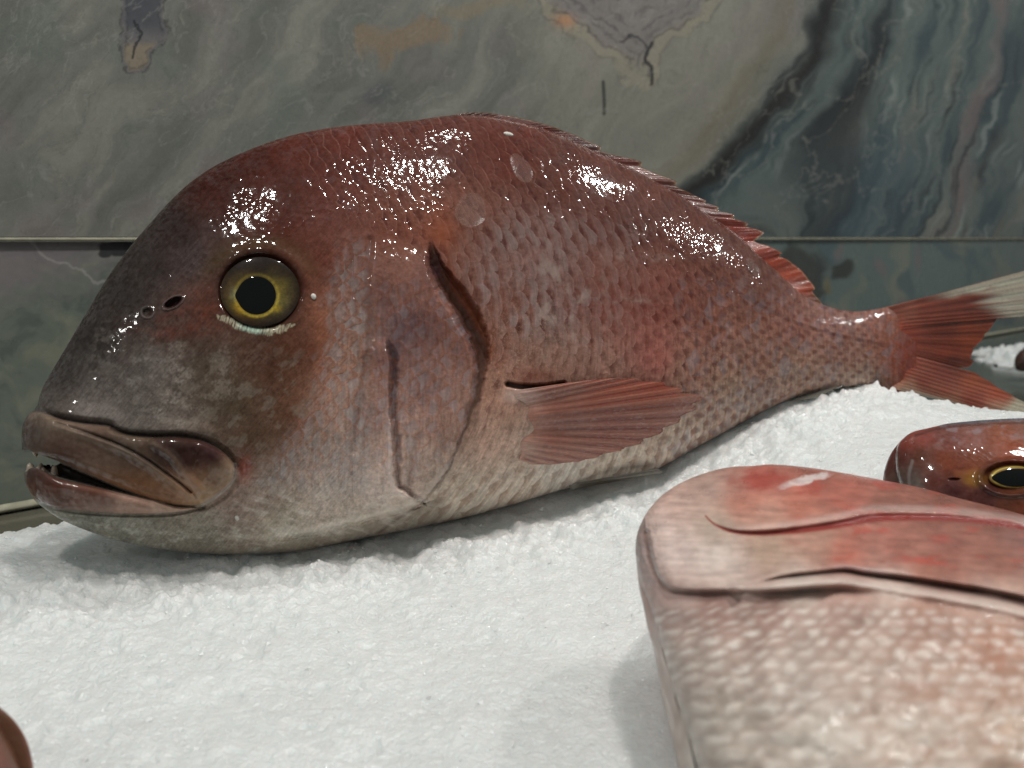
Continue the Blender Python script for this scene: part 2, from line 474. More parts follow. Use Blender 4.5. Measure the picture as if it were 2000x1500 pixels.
    v1 = np.abs(fbm(k / 150, kk / 300, 91, 6, 0.6)); col = mixc(col, (134, 134, 126), sst(0.035, 0.0, v1) * 0.30 * up); v2 = np.abs(fbm(k / 70 + 5, kk / 260, 92, 6, 0.6)); col = mixc(col, (66, 68, 66), sst(0.03, 0.0, v2) * 0.26 * up)
    gr_ = fbm(U / 3.5, V / 3.5, 93, 2); col = col * (1 + 0.10 * gr_)[..., None]
    # ---------------- lower slab has its own drawing
    lw = fbm(wx / 90, wy / 60, 71, 5); lw2 = fbm(wx / 42, wy / 42, 72, 4)
    Lc = np.broadcast_to(s2l((86, 93, 84)), U.shape + (3,)).copy()
    Lc = mixc(Lc, (104, 106, 92), sst(0.0, 0.5, lw) * 0.7)
    Lc = mixc(Lc, (70, 76, 72), sst(0.1, 0.5, -lw) * 0.7)
    Lc = mixc(Lc, (100, 94, 96), sst(620, 480, V + 50 * lw2 + 0.4 * (U - 100)) * 0.75)
    d, _, _ = polydist(U, V + 10 * lw2, [(60, 470), (90, 500), (140, 520), (190, 548), (240, 560)], maxd=30); Lc = mixc(Lc, (128, 126, 122), sst(4, 1, d) * 0.6)
    d = np.hypot((U - 245) / 52, (V - 484) / 17) + 0.25 * lw2; Lc = mixc(Lc, (44, 46, 46), sst(1.1, 0.85, d))
    d = np.hypot((U - 205) / 14, (V - 496) / 8) + 0.25 * lw2; Lc = mixc(Lc, (46, 48, 48), sst(1.2, 0.8, d))
    Lr = np.broadcast_to(s2l((80, 92, 88)), U.shape + (3,)).copy()
    Lr = mixc(Lr, (98, 102, 90), sst(0.0, 0.5, fbm(wx / 60, wy / 170, 75, 4)) * 0.8)
    Lr = mixc(Lr, (64, 78, 80), sst(0.1, 0.5, fbm(wx / 55, wy / 90, 76, 4)) * 0.8)
    Lr = mixc(Lr, (98, 88, 88), sst(0.25, 0.6, fbm(wx / 50, wy / 120, 77, 4)) * 0.6)
    d = np.hypot((wx - 1590) / 46, (wy - 540) / 95) + 0.4 * lw2; Lr = mixc(Lr, (42, 44, 42), sst(1.15, 0.6, d) * 0.85)
    d = np.hypot((wx - 1655) / 20, (wy - 500) / 32) + 0.3 * lw2; Lr = mixc(Lr, (42, 42, 38), sst(1.15, 0.6, d) * 0.85)
    d = np.hypot((wx - 1632) / 10, (wy - 540) / 30) ; Lr = mixc(Lr, (98, 88, 58), sst(1.2, 0.5, d) * 0.6)
    Lc = Lc * 1.15; Lr = Lr * 1.2
    Lo = Lc * (1 - sst(900, 1300, U)[..., None]) + Lr * sst(900, 1300, U)[..., None]
    col = np.where(up[..., None], col, Lo)
    return col

wall_root = thing('marble_wall', 'polished grey green marble wall with dark veined belt behind the fish', 'wall',
                  tuple(base_pt * [1, 1, 0]))
def wall_panel(name, v0, v1, nu, nv, w=0.0, mat=None):
    """slab: sculpted front sheet plus back and sides 2 cm deep; v0/v1 give top and bottom photo heights per column"""
    u = np.linspace(-420, 2330, nu)
    T = v0(u); B = v1(u)
    t = np.linspace(0, 1, nv)
    U = np.repeat(u[:, None], nv, 1); V = T[:, None] * (1 - t) + B[:, None] * t
    P = wall.at(U, V, w)
    c = marble(U, V) * (1.42 - 0.12 * sst(1250, 1700, U))[..., None] * np.array([1.0, 0.985, 1.03])
    Vv = [P.reshape(-1, 3)]; Fc = [grid_faces(nu, nv, 0, flip=True)]; cc = [c.reshape(-1, 3)]
    # rim ring, pushed back
    idx = np.r_[np.arange(nu) * nv, (nu - 1) * nv + np.arange(1, nv), (np.arange(nu - 1)[::-1]) * nv + nv - 1, np.arange(1, nv - 1)[::-1]]
    rim = P.reshape(-1, 3)[idx]; bk = rim - wall.n * 0.02
    n0 = nu * nv; m = len(idx); j = np.arange(m); jn = (j + 1) % m
    Vv.append(bk); cc.append(c.reshape(-1, 3)[idx])
    Fc.append(np.stack([idx[j], idx[jn], n0 + jn, n0 + j], -1))
    o = mesh_obj(name, np.vstack(Vv), np.vstack(Fc), mat, None, np.vstack(cc))
    adopt(o, wall_root); return o
def zline(z, w=0.0):
    def f(u):
        P = wall.at(u, np.full(np.shape(u), 600.0), w); Q = P.copy(); Q[..., 2] = z
        d = Q - CAM
        return 750 - F * (d @ UPV) / (d @ FWD)
    return f
GH = 0.0022
wall_panel('upper_slab', lambda u: np.full(u.shape, -330.0), zline(CAMZ + 0.0004), 1500, 430, 0.0022, M_marble)
wall_panel('lower_slab', zline(CAMZ - GH), zline(0.0), 1400, 300, 0.0, M_marble)
# grout between the slabs and the sealing bead at the wall's foot
def strip(name, z0, z1, w0, w1, mat, root):
    u = np.linspace(-420, 2330, 200)
    rows = []
    for z, w in ((z0, w0 - 0.004), (z0, w0), ((z0 + z1) / 2, max(w0, w1) + 0.0004), (z1, w1), (z1, w1 - 0.004)):
        P = wall.at(u, np.full(u.shape, 600.0), 0); P[:, 2] = z
        rows.append(P + wall.n * w)
    P = np.stack(rows, 1)
    o = mesh_obj(name, P.reshape(-1, 3), grid_faces(200, 5), mat); adopt(o, root); return o
strip('grout_joint', CAMZ - GH + 0.0002, CAMZ + 0.0003, 0.0025, 0.0025, M_grout, wall_root)
strip('sealing_bead', 0.0005, 0.0045, 0.004, 0.0005, M_grout, wall_root)

# =================================================================== COUNTER
nx = 260
gx, gy = np.meshgrid(np.linspace(-1.6, 3.0, nx), np.linspace(-0.5, 4.0, nx), indexing='ij')
n = fbm(gx * 9, gy * 9, 81, 5); n2 = fbm(gx * 3, gy * 20, 82, 4)
cc = np.broadcast_to(s2l((92, 88, 74)), gx.shape + (3,)).copy()
cc = mixc(cc, (78, 86, 82), sst(0.0, 0.4, gx) * 0.95)
cc = mixc(cc, (70, 70, 62), sst(0, 0.5, n) * 0.5); cc = mixc(cc, (104, 106, 98), sst(0.1, 0.5, n2) * 0.4)
gz = np.zeros(gx.shape) - 0.0015
co = mesh_obj('counter', np.stack([gx, gy, gz], -1), grid_faces(nx, nx), M_counter, None, cc)
co['kind'] = 'structure'; co['label'] = 'smooth grey stone counter under the ice'

# =================================================================== MAIN FISH
PF = Plane(1000, 750, 0.42, 22, 12)
top_pts = [(42, 852), (44, 832), (53, 813), (66, 802), (73, 792), (80, 765), (95, 735), (125, 685), (165, 617), (205, 550), (250, 487), (300, 428), (340, 385), (380, 350),
           (430, 318), (500, 287), (570, 264), (650, 249), (720, 242), (800, 236), (850, 229), (900, 224), (950, 226), (1000, 234), (1060, 250), (1120, 275), (1180, 303), (1250, 336),
           (1320, 376), (1400, 428), (1450, 466), (1500, 512), (1550, 558), (1590, 586), (1630, 602), (1670, 608), (1710, 604), (1745, 596), (1790, 584)]
bot_pts = [(42, 860), (46, 925), (52, 950), (64, 972), (85, 992), (130, 1020), (200, 1047), (260, 1063), (320, 1074), (420, 1083), (520, 1082), (600, 1074), (680, 1058), (760, 1042),
           (840, 1026), (920, 1008), (1000, 986), (1080, 962), (1160, 940), (1230, 926), (1285, 915), (1330, 892), (1380, 864), (1440, 832), (1500, 800), (1550, 778), (1600, 766),
           (1650, 758), (1700, 756), (1750, 768), (1790, 782)]
topf = fn(top_pts); botf = fn(bot_pts)
Wf = fn([(42, 0.0), (46, 0.005), (54, 0.009), (70, 0.0135), (100, 0.0175), (150, 0.0215), (200, 0.0245), (300, 0.0300), (400, 0.0345), (500, 0.038), (700, 0.0435), (850, 0.046),
         (1000, 0.0455), (1200, 0.039), (1400, 0.029), (1550, 0.021), (1650, 0.0155), (1720, 0.0105), (1790, 0.004)], True)
def body_w(U, V):
    T = topf(U); B = botf(U)
    tau = (V - (T + B) / 2) / np.maximum((B - T) / 2, 1)
    tau = np.clip(tau, -1, 1)
    ts = tau - 0.10 * (1 - tau * tau)             # a little deeper below the middle
    pr = np.sqrt(np.clip(1 - np.abs(ts) ** 2.15, 0, 1))
    # a dorsal ridge: narrower at the top of the head
    pr = pr * (1 - 0.10 * sst(-0.2, -1.0, tau))
    return Wf(U) * pr

nu, nv = 1500, 820
uu = np.r_[42 + (np.linspace(0, 1, 70, endpoint=False) ** 2) * 50, np.linspace(92, 1790, nu - 70)]
T = topf(uu); B = botf(uu)
tt = np.linspace(0, 1, nv); te = 0.5 - 0.5 * np.cos(np.pi * tt); te = 0.35 * te + 0.65 * tt
# finer at the very rim
te = np.where(tt < 0.02, (tt / 0.02) ** 1.6 * np.interp(0.02, tt, te), te); te = np.where(tt > 0.98, 1 - ((1 - tt) / 0.02) ** 1.6 * (1 - np.interp(0.98, tt, te)), te)
U = np.repeat(uu[:, None], nv, 1); V = T[:, None] + (B - T)[:, None] * te[None, :]
w0 = body_w(U, V)
edge = np.minimum(V - T[:, None], B[:, None] - V)      # px to the outline above / below
soft = sst(0, 16, edge)
w = w0.copy()
col = idw(U, V, [
    (700, 300, (98, 52, 44)), (800, 270, (96, 54, 47)), (900, 280, (98, 56, 48)), (1000, 300, (104, 58, 50)), (1100, 340, (98, 60, 50)), (1200, 390, (104, 64, 54)), (1300, 440, (104, 66, 56)),
    (1400, 480, (108, 70, 60)), (1500, 560, (110, 74, 64)), (600, 330, (98, 50, 40)), (500, 340, (90, 44, 34)), (420, 380, (84, 40, 32)), (540, 430, (96, 46, 34)),
    (350, 450, (66, 46, 42)), (300, 520, (70, 56, 54)), (380, 510, (92, 78, 80)), (240, 580, (60, 50, 46)), (180, 660, (58, 50, 46)), (120, 730, (62, 54, 50)),
    (110, 780, (92, 80, 74)), (170, 800, (128, 114, 110)), (250, 640, (80, 60, 54)), (330, 640, (94, 60, 50)), (400, 580, (110, 70, 58)), (440, 520, (92, 60, 50)),
    (300, 720, (122, 110, 106)), (380, 740, (96, 84, 74)), (450, 780, (88, 74, 60)), (350, 810, (110, 98, 92)), (540, 720, (92, 60, 46)), (500, 850, (96, 74, 60)), (590, 680, (96, 58, 44)),
    (560, 810, (100, 66, 50)), (610, 520, (108, 60, 48)), (640, 440, (122, 74, 62)), (560, 480, (94, 52, 40)), (640, 620, (142, 94, 76)), (680, 700, (168, 116, 92)), (700, 560, (140, 96, 84)),
    (650, 800, (168, 124, 104)), (600, 900, (156, 126, 112)), (520, 960, (134, 116, 106)), (720, 820, (140, 112, 106)), (700, 900, (164, 142, 134)), (740, 960, (192, 176, 170)), (640, 980, (176, 162, 154)),
    (560, 1020, (158, 150, 138)), (400, 1040, (120, 114, 104)), (250, 1030, (116, 114, 106)), (150, 1005, (108, 108, 100)), (450, 980, (124, 106, 98)), (700, 1030, (164, 154, 142)),
    (780, 560, (138, 98, 88)), (790, 640, (128, 98, 98)), (720, 640, (150, 112, 98)), (840, 640, (136, 94, 84)), (830, 760, (134, 102, 96)), (860, 840, (148, 116, 106)), (820, 900, (164, 140, 130)), (800, 950, (178, 158, 150)),
    (760, 430, (128, 80, 66)), (860, 440, (146, 92, 74)), (920, 430, (136, 94, 82)), (980, 480, (142, 112, 106)), (1060, 520, (150, 122, 118)), (1000, 600, (138, 92, 80)), (950, 680, (144, 96, 80)),
    (1080, 620, (144, 116, 110)), (1180, 560, (138, 96, 88)), (1220, 640, (152, 100, 90)), (1280, 690, (164, 104, 96)), (1180, 700, (156, 116, 104)), (1060, 700, (152, 114, 100)), (960, 760, (168, 128, 112)),
    (960, 860, (184, 152, 138)), (900, 960, (180, 164, 150)), (1000, 940, (188, 172, 160)), (1100, 925, (192, 184, 176)), (1200, 890, (190, 176, 164)), (1300, 820, (180, 158, 144)), (1350, 730, (160, 120, 106)),
    (1400, 640, (144, 96, 84)), (1420, 760, (170, 142, 126)), (1480, 700, (160, 120, 106)), (1300, 560, (140, 90, 80)), (1380, 540, (124, 82, 70)), (1550, 640, (146, 100, 90)), (1560, 720, (168, 136, 120)),
    (1640, 640, (142, 106, 100)), (1660, 690, (158, 118, 106)), (1680, 740, (176, 150, 134)), (1740, 640, (148, 98, 84)), (1760, 700, (150, 78, 60)), (1780, 740, (146, 84, 66)),
    (860, 980, (176, 160, 148)), (800, 1020, (158, 148, 136)), (900, 1000, (166, 156, 144))], r=34, pw=1.8)
rough = np.full(U.shape, 0.36)

# ---- mottling everywhere
m1 = fbm(U / 60, V / 60, 101, 5); m2 = fbm(U / 18, V / 18, 102, 4); m3 = fbm(U / 6, V / 6, 103, 3)
m4 = fbm(U / 2.6, V / 2.6, 104, 2)
col = col * (1 + 0.18 * m1 + 0.20 * m2 + 0.20 * m3 + 0.14 * m4)[..., None]

# ---- scales of the flank
Vlat = fn([(560, 430), (800, 430), (900, 450), (1000, 420), (1080, 405), (1200, 435), (1300, 480), (1400, 545), (1500, 602), (1600, 645), (1790, 680)])
Vm = fn([(500, 560), (1000, 640), (1300, 670), (1790, 690)])
spx = fn([(500, 26), (900, 25), (1100, 23.5), (1300, 19), (1500, 14.5), (1700, 11.5), (1800, 11)])
cu = np.linspace(300, 2000, 1701); cp = np.cumsum(1 / spx(cu))
dv = V - Vm(U)
Ub = U + 0.00085 * dv * np.abs(dv) * np.sign(dv) * np.interp(U, [900, 1300, 1700], [1.15, 0.9, 0.6])
p = np.interp(Ub, cu, cp) + 0.18 * fbm(U / 30, V / 30, 109, 3) + 0.35 * fbm(U / 120, V / 120, 110, 3)
q = (V - Vlat(U) * 0.5 - Vm(U) * 0.5) / (spx(U) * 1.75) + 0.2 * fbm(U / 150, V / 150, 111, 3)
R, lx, ly, idn = scales(p * 0.98, q)
# where the flank scales are (behind the gill cover and over the nape)
UW = U + 3.5 * fbm(U / 24, V / 24, 90, 3); VW = V + 3.5 * fbm(U / 24, V / 24, 91, 3)
op_pts = [(838, 470), (842, 520), (868, 575), (897, 622), (922, 668), (934, 712), (930, 760), (914, 812), (892, 872), (866, 928), (840, 962), (822, 982)]
dop, sop, top_ = polydist(UW, VW, op_pts, maxd=400)
xb = np.interp(V, [200, 300, 380, 440, 480, 520, 575, 622, 668, 712, 760, 812, 872, 928, 962, 985, 1010, 1060], [600, 560, 600, 700, 800, 842, 868, 897, 922, 934, 930, 914, 892, 866, 840, 820, 780, 640])
flank = sst(-6, 26, U - xb + 14 * fbm(U / 30, V / 30, 112, 3))
tailfade = sst(1770, 1700, U)
hs = R
above_ = sst(60, -60, V - (Vlat(U) + 40))
amp = np.interp(U, [560, 900, 1200, 1600, 1750], [0.00014, 0.00024, 0.00022, 0.00013, 0.00008])
lowfade = 0.55 + 0.45 * sst(620, 420, V - 0.28 * (U - 900))
w += flank * tailfade * soft * amp * (1 - 0.6 * sst(1300, 1500, U)) * hs * lowfade * (0.6 + 0.4 * above_) * (0.75 + 0.5 * idn)
# tilt of each scale: no two mirror the light alike
w += flank * tailfade * soft * 0.00013 * (idn - 0.5) * ly * sst(1.0, 0.7, R)
# colour: dark red wedge with overlap shade painted in where scales meet, silvery middle
above = sst(60, -60, V - (Vlat(U) + 40))
g_ = np.clip((R - 0.50) / 0.50, 0, 1)          # 0 just behind the scale in front, 1 at the free edge
dart = sst(0.50, 0.06, g_ + 0.14 * ly * ly)
wedge_c = np.clip(dart, 0, 1)
lip_ = sst(0.86, 0.97, g_)
patch = sst(-0.35, 0.35, fbm(U / 110, V / 70, 115, 3))
fk = flank * tailfade
brk = np.clip(0.65 + 0.9 * fbm(U / 14, V / 22, 116, 3), 0, 1.2)
col = mixc(col, (70, 30, 28), fk * wedge_c * (0.66 + 0.16 * above) * (0.6 + 0.4 * patch) * brk * sst(1150, 700, V) * (1 - 0.62 * sst(1330, 1520, U)))
col = mixc(col, (176, 130, 118), fk * lip_ * 0.42 * brk * (1 - 0.7 * sst(1250, 1450, U)))
mid = sst(0.25, 0.6, g_) * (0.35 + 0.65 * idn)
silver = sst(-1, 1, (U - 900) / 60) * sst(1330, 1150, U) * sst(380, 460, V) * sst(760, 620, V)
col = mixc(col, (158, 148, 150), fk * mid * silver * 0.62 * (0.4 + 0.6 * patch))
lowbelly = sst(0, 90, V - np.interp(U, [800, 1000, 1200, 1400, 1700], [930, 880, 850, 760, 700]))
col = mixc(col, (206, 200, 192), fk * mid * lowbelly * 0.5)
col = mixc(col, (140, 112, 100), fk * wedge_c * lowbelly * 0.5)
# small dark dots in rows towards the tail
dots = sst(0.36, 0.14, np.hypot((g_ - 0.35) * 0.7, ly * 0.8)) * sst(1180, 1420, U) * sst(1745, 1700, U)
col = mixc(col, (92, 48, 44), fk * dots * (0.55 + 0.3 * idn) * 0.75)
# streaky fibres
stx = fbm(Ub / 5.5, V / 45, 118, 3) + 0.8 * fbm(Ub / 2.6, V / 30, 121, 2)
col = col * (1 + 0.20 * flank * stx)[..., None]
# redder bruised zone and grey scuffs on the flank
col = mixc(col, (150, 60, 54), fk * np.exp(-((U - 1275) / 28) ** 2 - ((V - 690) / 75) ** 2) * 0.20 * (0.6 + patch))
col = mixc(col, (138, 62, 54), fk * np.exp(-((U - 1220) / 120) ** 2 - ((V - 600) / 60) ** 2) * 0.22 * (0.6 + patch))
scf = sst(0.05, 0.5, fbm(U / 30, V / 46, 119, 4)) * np.exp(-((U - 1100) / 75) ** 2 - ((V - 565) / 95) ** 2)
col = mixc(col, (178, 162, 156), fk * scf * 0.8)
dk = sst(0.1, 0.5, fbm(U / 26, V / 40, 120, 4)) * np.exp(-((U - 1095) / 50) ** 2 - ((V - 620) / 50) ** 2)
col = mixc(col, (84, 70, 70), fk * dk * 0.8)
for (x, y, sx, sy, a) in ((1240, 585, 40, 8, .5), (1210, 500, 20, 14, .4), (1290, 505, 26, 9, .4), (1420, 640, 14, 40, .25)):
    col = mixc(col, (190, 176, 168), fk * np.exp(-((U - x) / sx) ** 2 - ((V - y) / sy) ** 2) * a * (0.5 + m2))
# fine scratches (scuffed skin behind the gill slit)
sc = np.abs(perlin((U + 0.7 * V) / 7 + 2 * m2, (V - 0.6 * U) / 60, 130)); sc2 = np.abs(perlin((U - 0.9 * V) / 8 + 2 * m2, (V + 0.9 * U) / 60, 131))
scr = sst(0.05, 0.0, sc) + sst(0.05, 0.0, sc2)
zone = np.exp(-((U - 1010) / 110) ** 2 - ((V - 690) / 120) ** 2)
col = mixc(col, (190, 160, 140), fk * scr * zone * 0.5)
# lateral line
dl, _, _ = polydist(U, V, [(880, 462), (950, 424), (1020, 402), (1090, 402), (1180, 424), (1270, 462), (1340, 500), (1400, 545), (1480, 594), (1580, 640), (1740, 678)], maxd=20)
col = mixc(col, (70, 38, 32), fk * sst(6, 1.5, dl) * (0.25 + 0.5 * sst(1250, 1320, U)) * (0.6 + 0.8 * m2)); w -= fk * 0.00008 * sst(6, 1, dl)

# ---- gill cover with its free edge and the dark slit behind
left = sop > 0                        # side of the cover
sl = np.where(left, -dop, dop)        # negative on the cover
inbox = (V > 440) & (V < 1000) & (U > 690) & (U < 1080)
vfade = sst(455, 560, V) * sst(1005, 960, V)
lift = 0.0048 * sst(-2.0, -14, sl) * sst(-190, -20, sl) * vfade * inbox
w += lift
wid = np.interp(V, [470, 520, 560, 600, 650, 690, 720, 760, 800, 900, 980], [3, 15, 22, 24, 20, 15, 10, 7, 4, 2.5, 2])
slit = sst(wid + 3, wid * 0.45, np.abs(sl - wid * 0.8)) * sst(462, 500, V) * sst(1000, 960, V)
w -= slit * np.interp(V, [470, 520, 620, 700, 800, 900, 980], [0.001, 0.006, 0.007, 0.005, 0.0022, 0.0012, 0.0008])
col = mixc(col, (50, 32, 25), slit * np.interp(V, [470, 520, 680, 760, 980], [0.3, 0.85, 0.8, 0.6, 0.45]))
rough = np.where(slit > 0.3, 0.8, rough)
w -= 0.0022 * sst(60, 0, sl) * (sl > 0) * vfade * (1 - slit)
# darker soft margin of the cover, pale hem lower down
hem = sst(-16, -3, sl) * (sl < 0) * vfade
col = mixc(col, (70, 56, 62), hem * sst(560, 660, V) * sst(900, 780, V) * 0.6)
col = mixc(col, (186, 172, 166), hem * sst(880, 930, V) * 0.6)
# orange tint round the upper end of the slit
col = mixc(col, (172, 96, 66), np.exp(-((U - 862) / 26) ** 2 - ((V - 455) / 34) ** 2) * 0.7)
col = mixc(col, (160, 88, 58), np.exp(-((sl - 30) / 12) ** 2) * vfade * sst(760, 600, V) * inbox * 0.5)
# violet bruises on the cover
for (x, y, sx, sy, a) in ((810, 640, 50, 36, .5), (745, 590, 20, 60, .35), (735, 700, 26, 60, .4), (770, 690, 14, 46, .7), (905, 700, 18, 60, .3), (845, 520, 26, 40, .4), (640, 420, 50, 40, .25)):
    col = mixc(col, (74, 60, 74), np.exp(-((U - x) / sx) ** 2 - ((V - y) / sy) ** 2) * a * (0.8 + 0.6 * m2))
# ---- front plate edge of the cover (a long upright groove)
pre = [(757, 668), (764, 720), (762, 790), (770, 860), (772, 920), (776, 948), (796, 962), (822, 980)]
dp, sp, tp = polydist(UW, VW, pre, maxd=60)
spx_ = np.where(sp > 0, -dp, dp)      # negative to the left
fadep = sst(655, 690, V)
w += 0.0022 * sst(0, -7, spx_) * sst(-60, -12, spx_) * fadep * (V < 990)
gw = np.interp(V, [660, 690, 720, 800, 900, 960], [3, 10, 9, 8, 9, 5])
g = sst(gw + 2, 0, np.abs(spx_ - gw * 0.7)) * fadep
w -= 0.0018 * g
col = mixc(col, (62, 48, 54), g * np.interp(V, [660, 700, 780, 950], [0.3, 0.85, 0.6, 0.45]))
col = mixc(col, (206, 190, 186), np.exp(-((spx_ + 9) / 6) ** 2) * sst(760, 900, V) * sst(990, 960, V) * 0.55)
# ridges in front of it
for pts, dpth in (([(722, 470), (716, 560), (724, 640), (716, 720), (702, 800), (690, 880)], 0.0010), ([(820, 850), (806, 900), (800, 950)], 0.0006)):
    d, s, _ = polydist(U, V, pts, maxd=40); w -= dpth * sst(14, 0, d); col = mixc(col, (96, 74, 74), sst(12, 0, d) * 0.3)
# ---- lower rim of the cover and throat folds
fold = [(440, 1062), (520, 1056), (600, 1042), (680, 1024), (760, 1004), (822, 984)]
d, s, _ = polydist(UW, VW, fold, maxd=70)
sg = np.where(s > 0, d, -d)           # positive below the fold
w += 0.0022 * sst(4, -6, sg) * sst(-60, -8, sg) * sst(420, 520, U); w -= 0.0012 * sst(6, 0, np.abs(sg - 3)) * sst(420, 520, U)
col = mixc(col, (120, 110, 100), sst(2, 12, sg) * sst(70, 30, sg) * (d < 69) * 0.55)
col = mixc(col, (208, 200, 192), np.exp(-((sg + 6) / 6) ** 2) * sst(480, 600, U) * 0.5)
d, s, _ = polydist(U, V, [(700, 1056), (740, 1040), (790, 1005), (822, 984)], maxd=20); w -= 0.001 * sst(6, 0, d); col = mixc(col, (100, 88, 82), sst(5, 0, d) * 0.6)
# streaks and slime on the throat and lower cheek
sl_ = fbm((U + 2.2 * V) / 90, (V - 0.35 * U) / 16, 140, 4)
col = mixc(col, (196, 190, 184), sst(-0.1, 0.7, sl_) * sst(930, 990, V) * sst(380, 560, U) * sst(840, 780, U) * 0.55)
col = mixc(col, (170, 172, 164), sst(-0.05, 0.7, fbm(U / 40, V / 22, 141, 6, 0.65)) * sst(985, 1030, V) * sst(760, 500, U) * 0.6)

# ---- cheek scales with orange outlines
ck = sst(600, 640, U + 20 * fbm(V / 40, U / 60, 150, 3) - np.interp(V, [430, 560, 650, 760, 860, 950, 1000], [60, 20, 20, -10, -70, -120, -60])) * sst(748, 700, U) * sst(430, 520, V) * sst(985, 930, V)
ck2 = sst(720, 745, U) * (sl < 0) * sst(520, 580, V) * sst(960, 900, V)
pc = (U + 0.10 * V) / 20.0 + 0.55 * fbm(U / 50, V / 50, 151, 3); qc = V / 38.0 + 0.5 * fbm(U / 60, V / 60, 152, 3)
Rc, lxc, lyc, idc = scales(pc, qc, 3, 2.6)
ckb = np.clip(0.55 + 1.0 * fbm(U / 22, V / 30, 155, 4), 0, 1)
rim = sst(0.80, 0.97, Rc) * ckb
w += (ck * 0.00018 + ck2 * 0.00010) * Rc ** 2 * soft
upk = sst(960, 800, V)
col = mixc(col, (170, 98, 66), ck * rim * 0.5 * (0.35 + 0.65 * upk))
col = mixc(col, (150, 142, 146), ck * sst(0.85, 0.6, Rc) * 0.6 * (0.35 + 0.65 * idc))
col = mixc(col, (150, 96, 78), ck2 * rim * 0.45); col = mixc(col, (146, 140, 150), ck2 * sst(0.85, 0.6, Rc) * 0.40 * idc)
st2 = fbm(U / 6, V / 34, 153, 3); col = col * (1 + 0.22 * (ck + ck2) * st2)[..., None]
lumc = col.mean(-1, keepdims=True); col = lumc + (col - lumc) * (1 - 0.28 * ck)[..., None]
# gold-brown tint at the plate's rear border
bd = np.interp(V, [430, 560, 650, 760, 860, 950], [560, 600, 612, 612, 560, 470])
col = mixc(col, (158, 84, 52), np.exp(-((U - bd - 18) / 20) ** 2) * sst(560, 640, V) * sst(940, 860, V) * 0.15)
# ---- slimy pale patches on the cheek plate, pale broken streak on the snout
sm = (0.55 + 0.6 * m3) * sst(-0.15, 0.6, fbm(U / 46, V / 34, 160, 6, 0.62)) * np.exp(-((U - 350) / 120) ** 2 - ((V - 730) / 70) ** 2)
col = mixc(col, (182, 172, 164), sm * 0.95)
sm = (0.6 + 0.6 * m3) * sst(-0.1, 0.6, fbm(U / 30, V / 24, 161, 6, 0.62)) * np.exp(-((U - 340) / 60) ** 2 - ((V - 790) / 40) ** 2)
col = mixc(col, (190, 184, 172), sm * 0.75)
sm = sst(0.1, 0.4, fbm((U + V) / 36, (V - U) / 60, 162, 4)) * sst(640, 560, U) * sst(640, 720, V) * sst(900, 860, V) * sst(150, 250, U)
col = mixc(col, (136, 126, 116), sm * 0.4)
d, _, _ = polydist(U, V, [(205, 640), (190, 700), (170, 760)], maxd=60); col = mixc(col, (122, 110, 100), sst(26, 0, d) * sst(-0.1, 0.4, m2) * 0.6)
# red fold lines in front of the eye
for pts, a in (([(300, 628), (350, 610), (400, 606), (440, 596)], .3), ([(250, 640), (320, 650), (400, 622)], .3), ([(300, 660), (360, 648), (420, 640)], .3)):
    d, _, _ = polydist(U, V, pts, maxd=30); col = mixc(col, (136, 66, 46), sst(20, 0, d) * a * (0.6 + m2)); w += 0.00008 * sst(10, 0, d)
# blood red mark behind the jaw
col = mixc(col, (128, 56, 48), np.exp(-((U - 478) / 16) ** 2 - ((V - 915) / 26) ** 2) * 0.8)

fp = sst(0.1, 0.6, fbm(U / 34, V / 28, 165, 5, 0.6)) * sst(330, 420, U) * sst(800, 700, U) * sst(480, 420, V)
col = mixc(col, (110, 92, 96), fp * 0.35)
fib_ = fbm((U + 0.9 * V) / 5, (V - 0.9 * U) / 60, 166, 3) + 0.6 * fbm(U / 4, V / 4, 167, 2)
col = col * (1 + 0.20 * fib_ * sst(760, 640, U))[..., None]
# ---- eye socket: raised brow, dark orbit
ex, ey = 508, 570
er = np.hypot((U - ex) / 80, (V - ey) / 73)
w -= 0.0022 * sst(1.08, 0.90, er)
w += 0.0007 * np.exp(-((er - 1.16) / 0.14) ** 2) * (0.6 + 0.7 * sst(ey + 20, ey - 30, V))
col = mixc(col, (58, 34, 28), np.exp(-((er - 1.0) / 0.14) ** 2) * 0.7)
col = mixc(col, (96, 80, 50), np.exp(-((er - 1.35) / 0.22) ** 2) * sst(ey, ey - 60, V) * 0.45)
# pale teal crescent under the eye
cr, _, tc_ = polydist(U, V, [(424, 617), (450, 630), (480, 640), (512, 646), (545, 644), (575, 634)], maxd=30)
hair = 0.6 + 0.7 * fbm(U / 3.2 + V / 14, V / 16, 170, 2)
tpr = 1 + 10 * np.clip(np.sin(np.pi * np.clip(tc_, 0, 1)), 0, 1) ** 0.5; cm = sst(tpr, tpr * 0.3, cr + 7 * m2 + 4 * m3) * hair * (cr < 22)
col = mixc(col, (222, 216, 190), cm * 0.85); col = mixc(col, (168, 222, 214), sst(11, 3, cr) * np.exp(-((U - 490) / 26) ** 2) * 0.75 * hair)

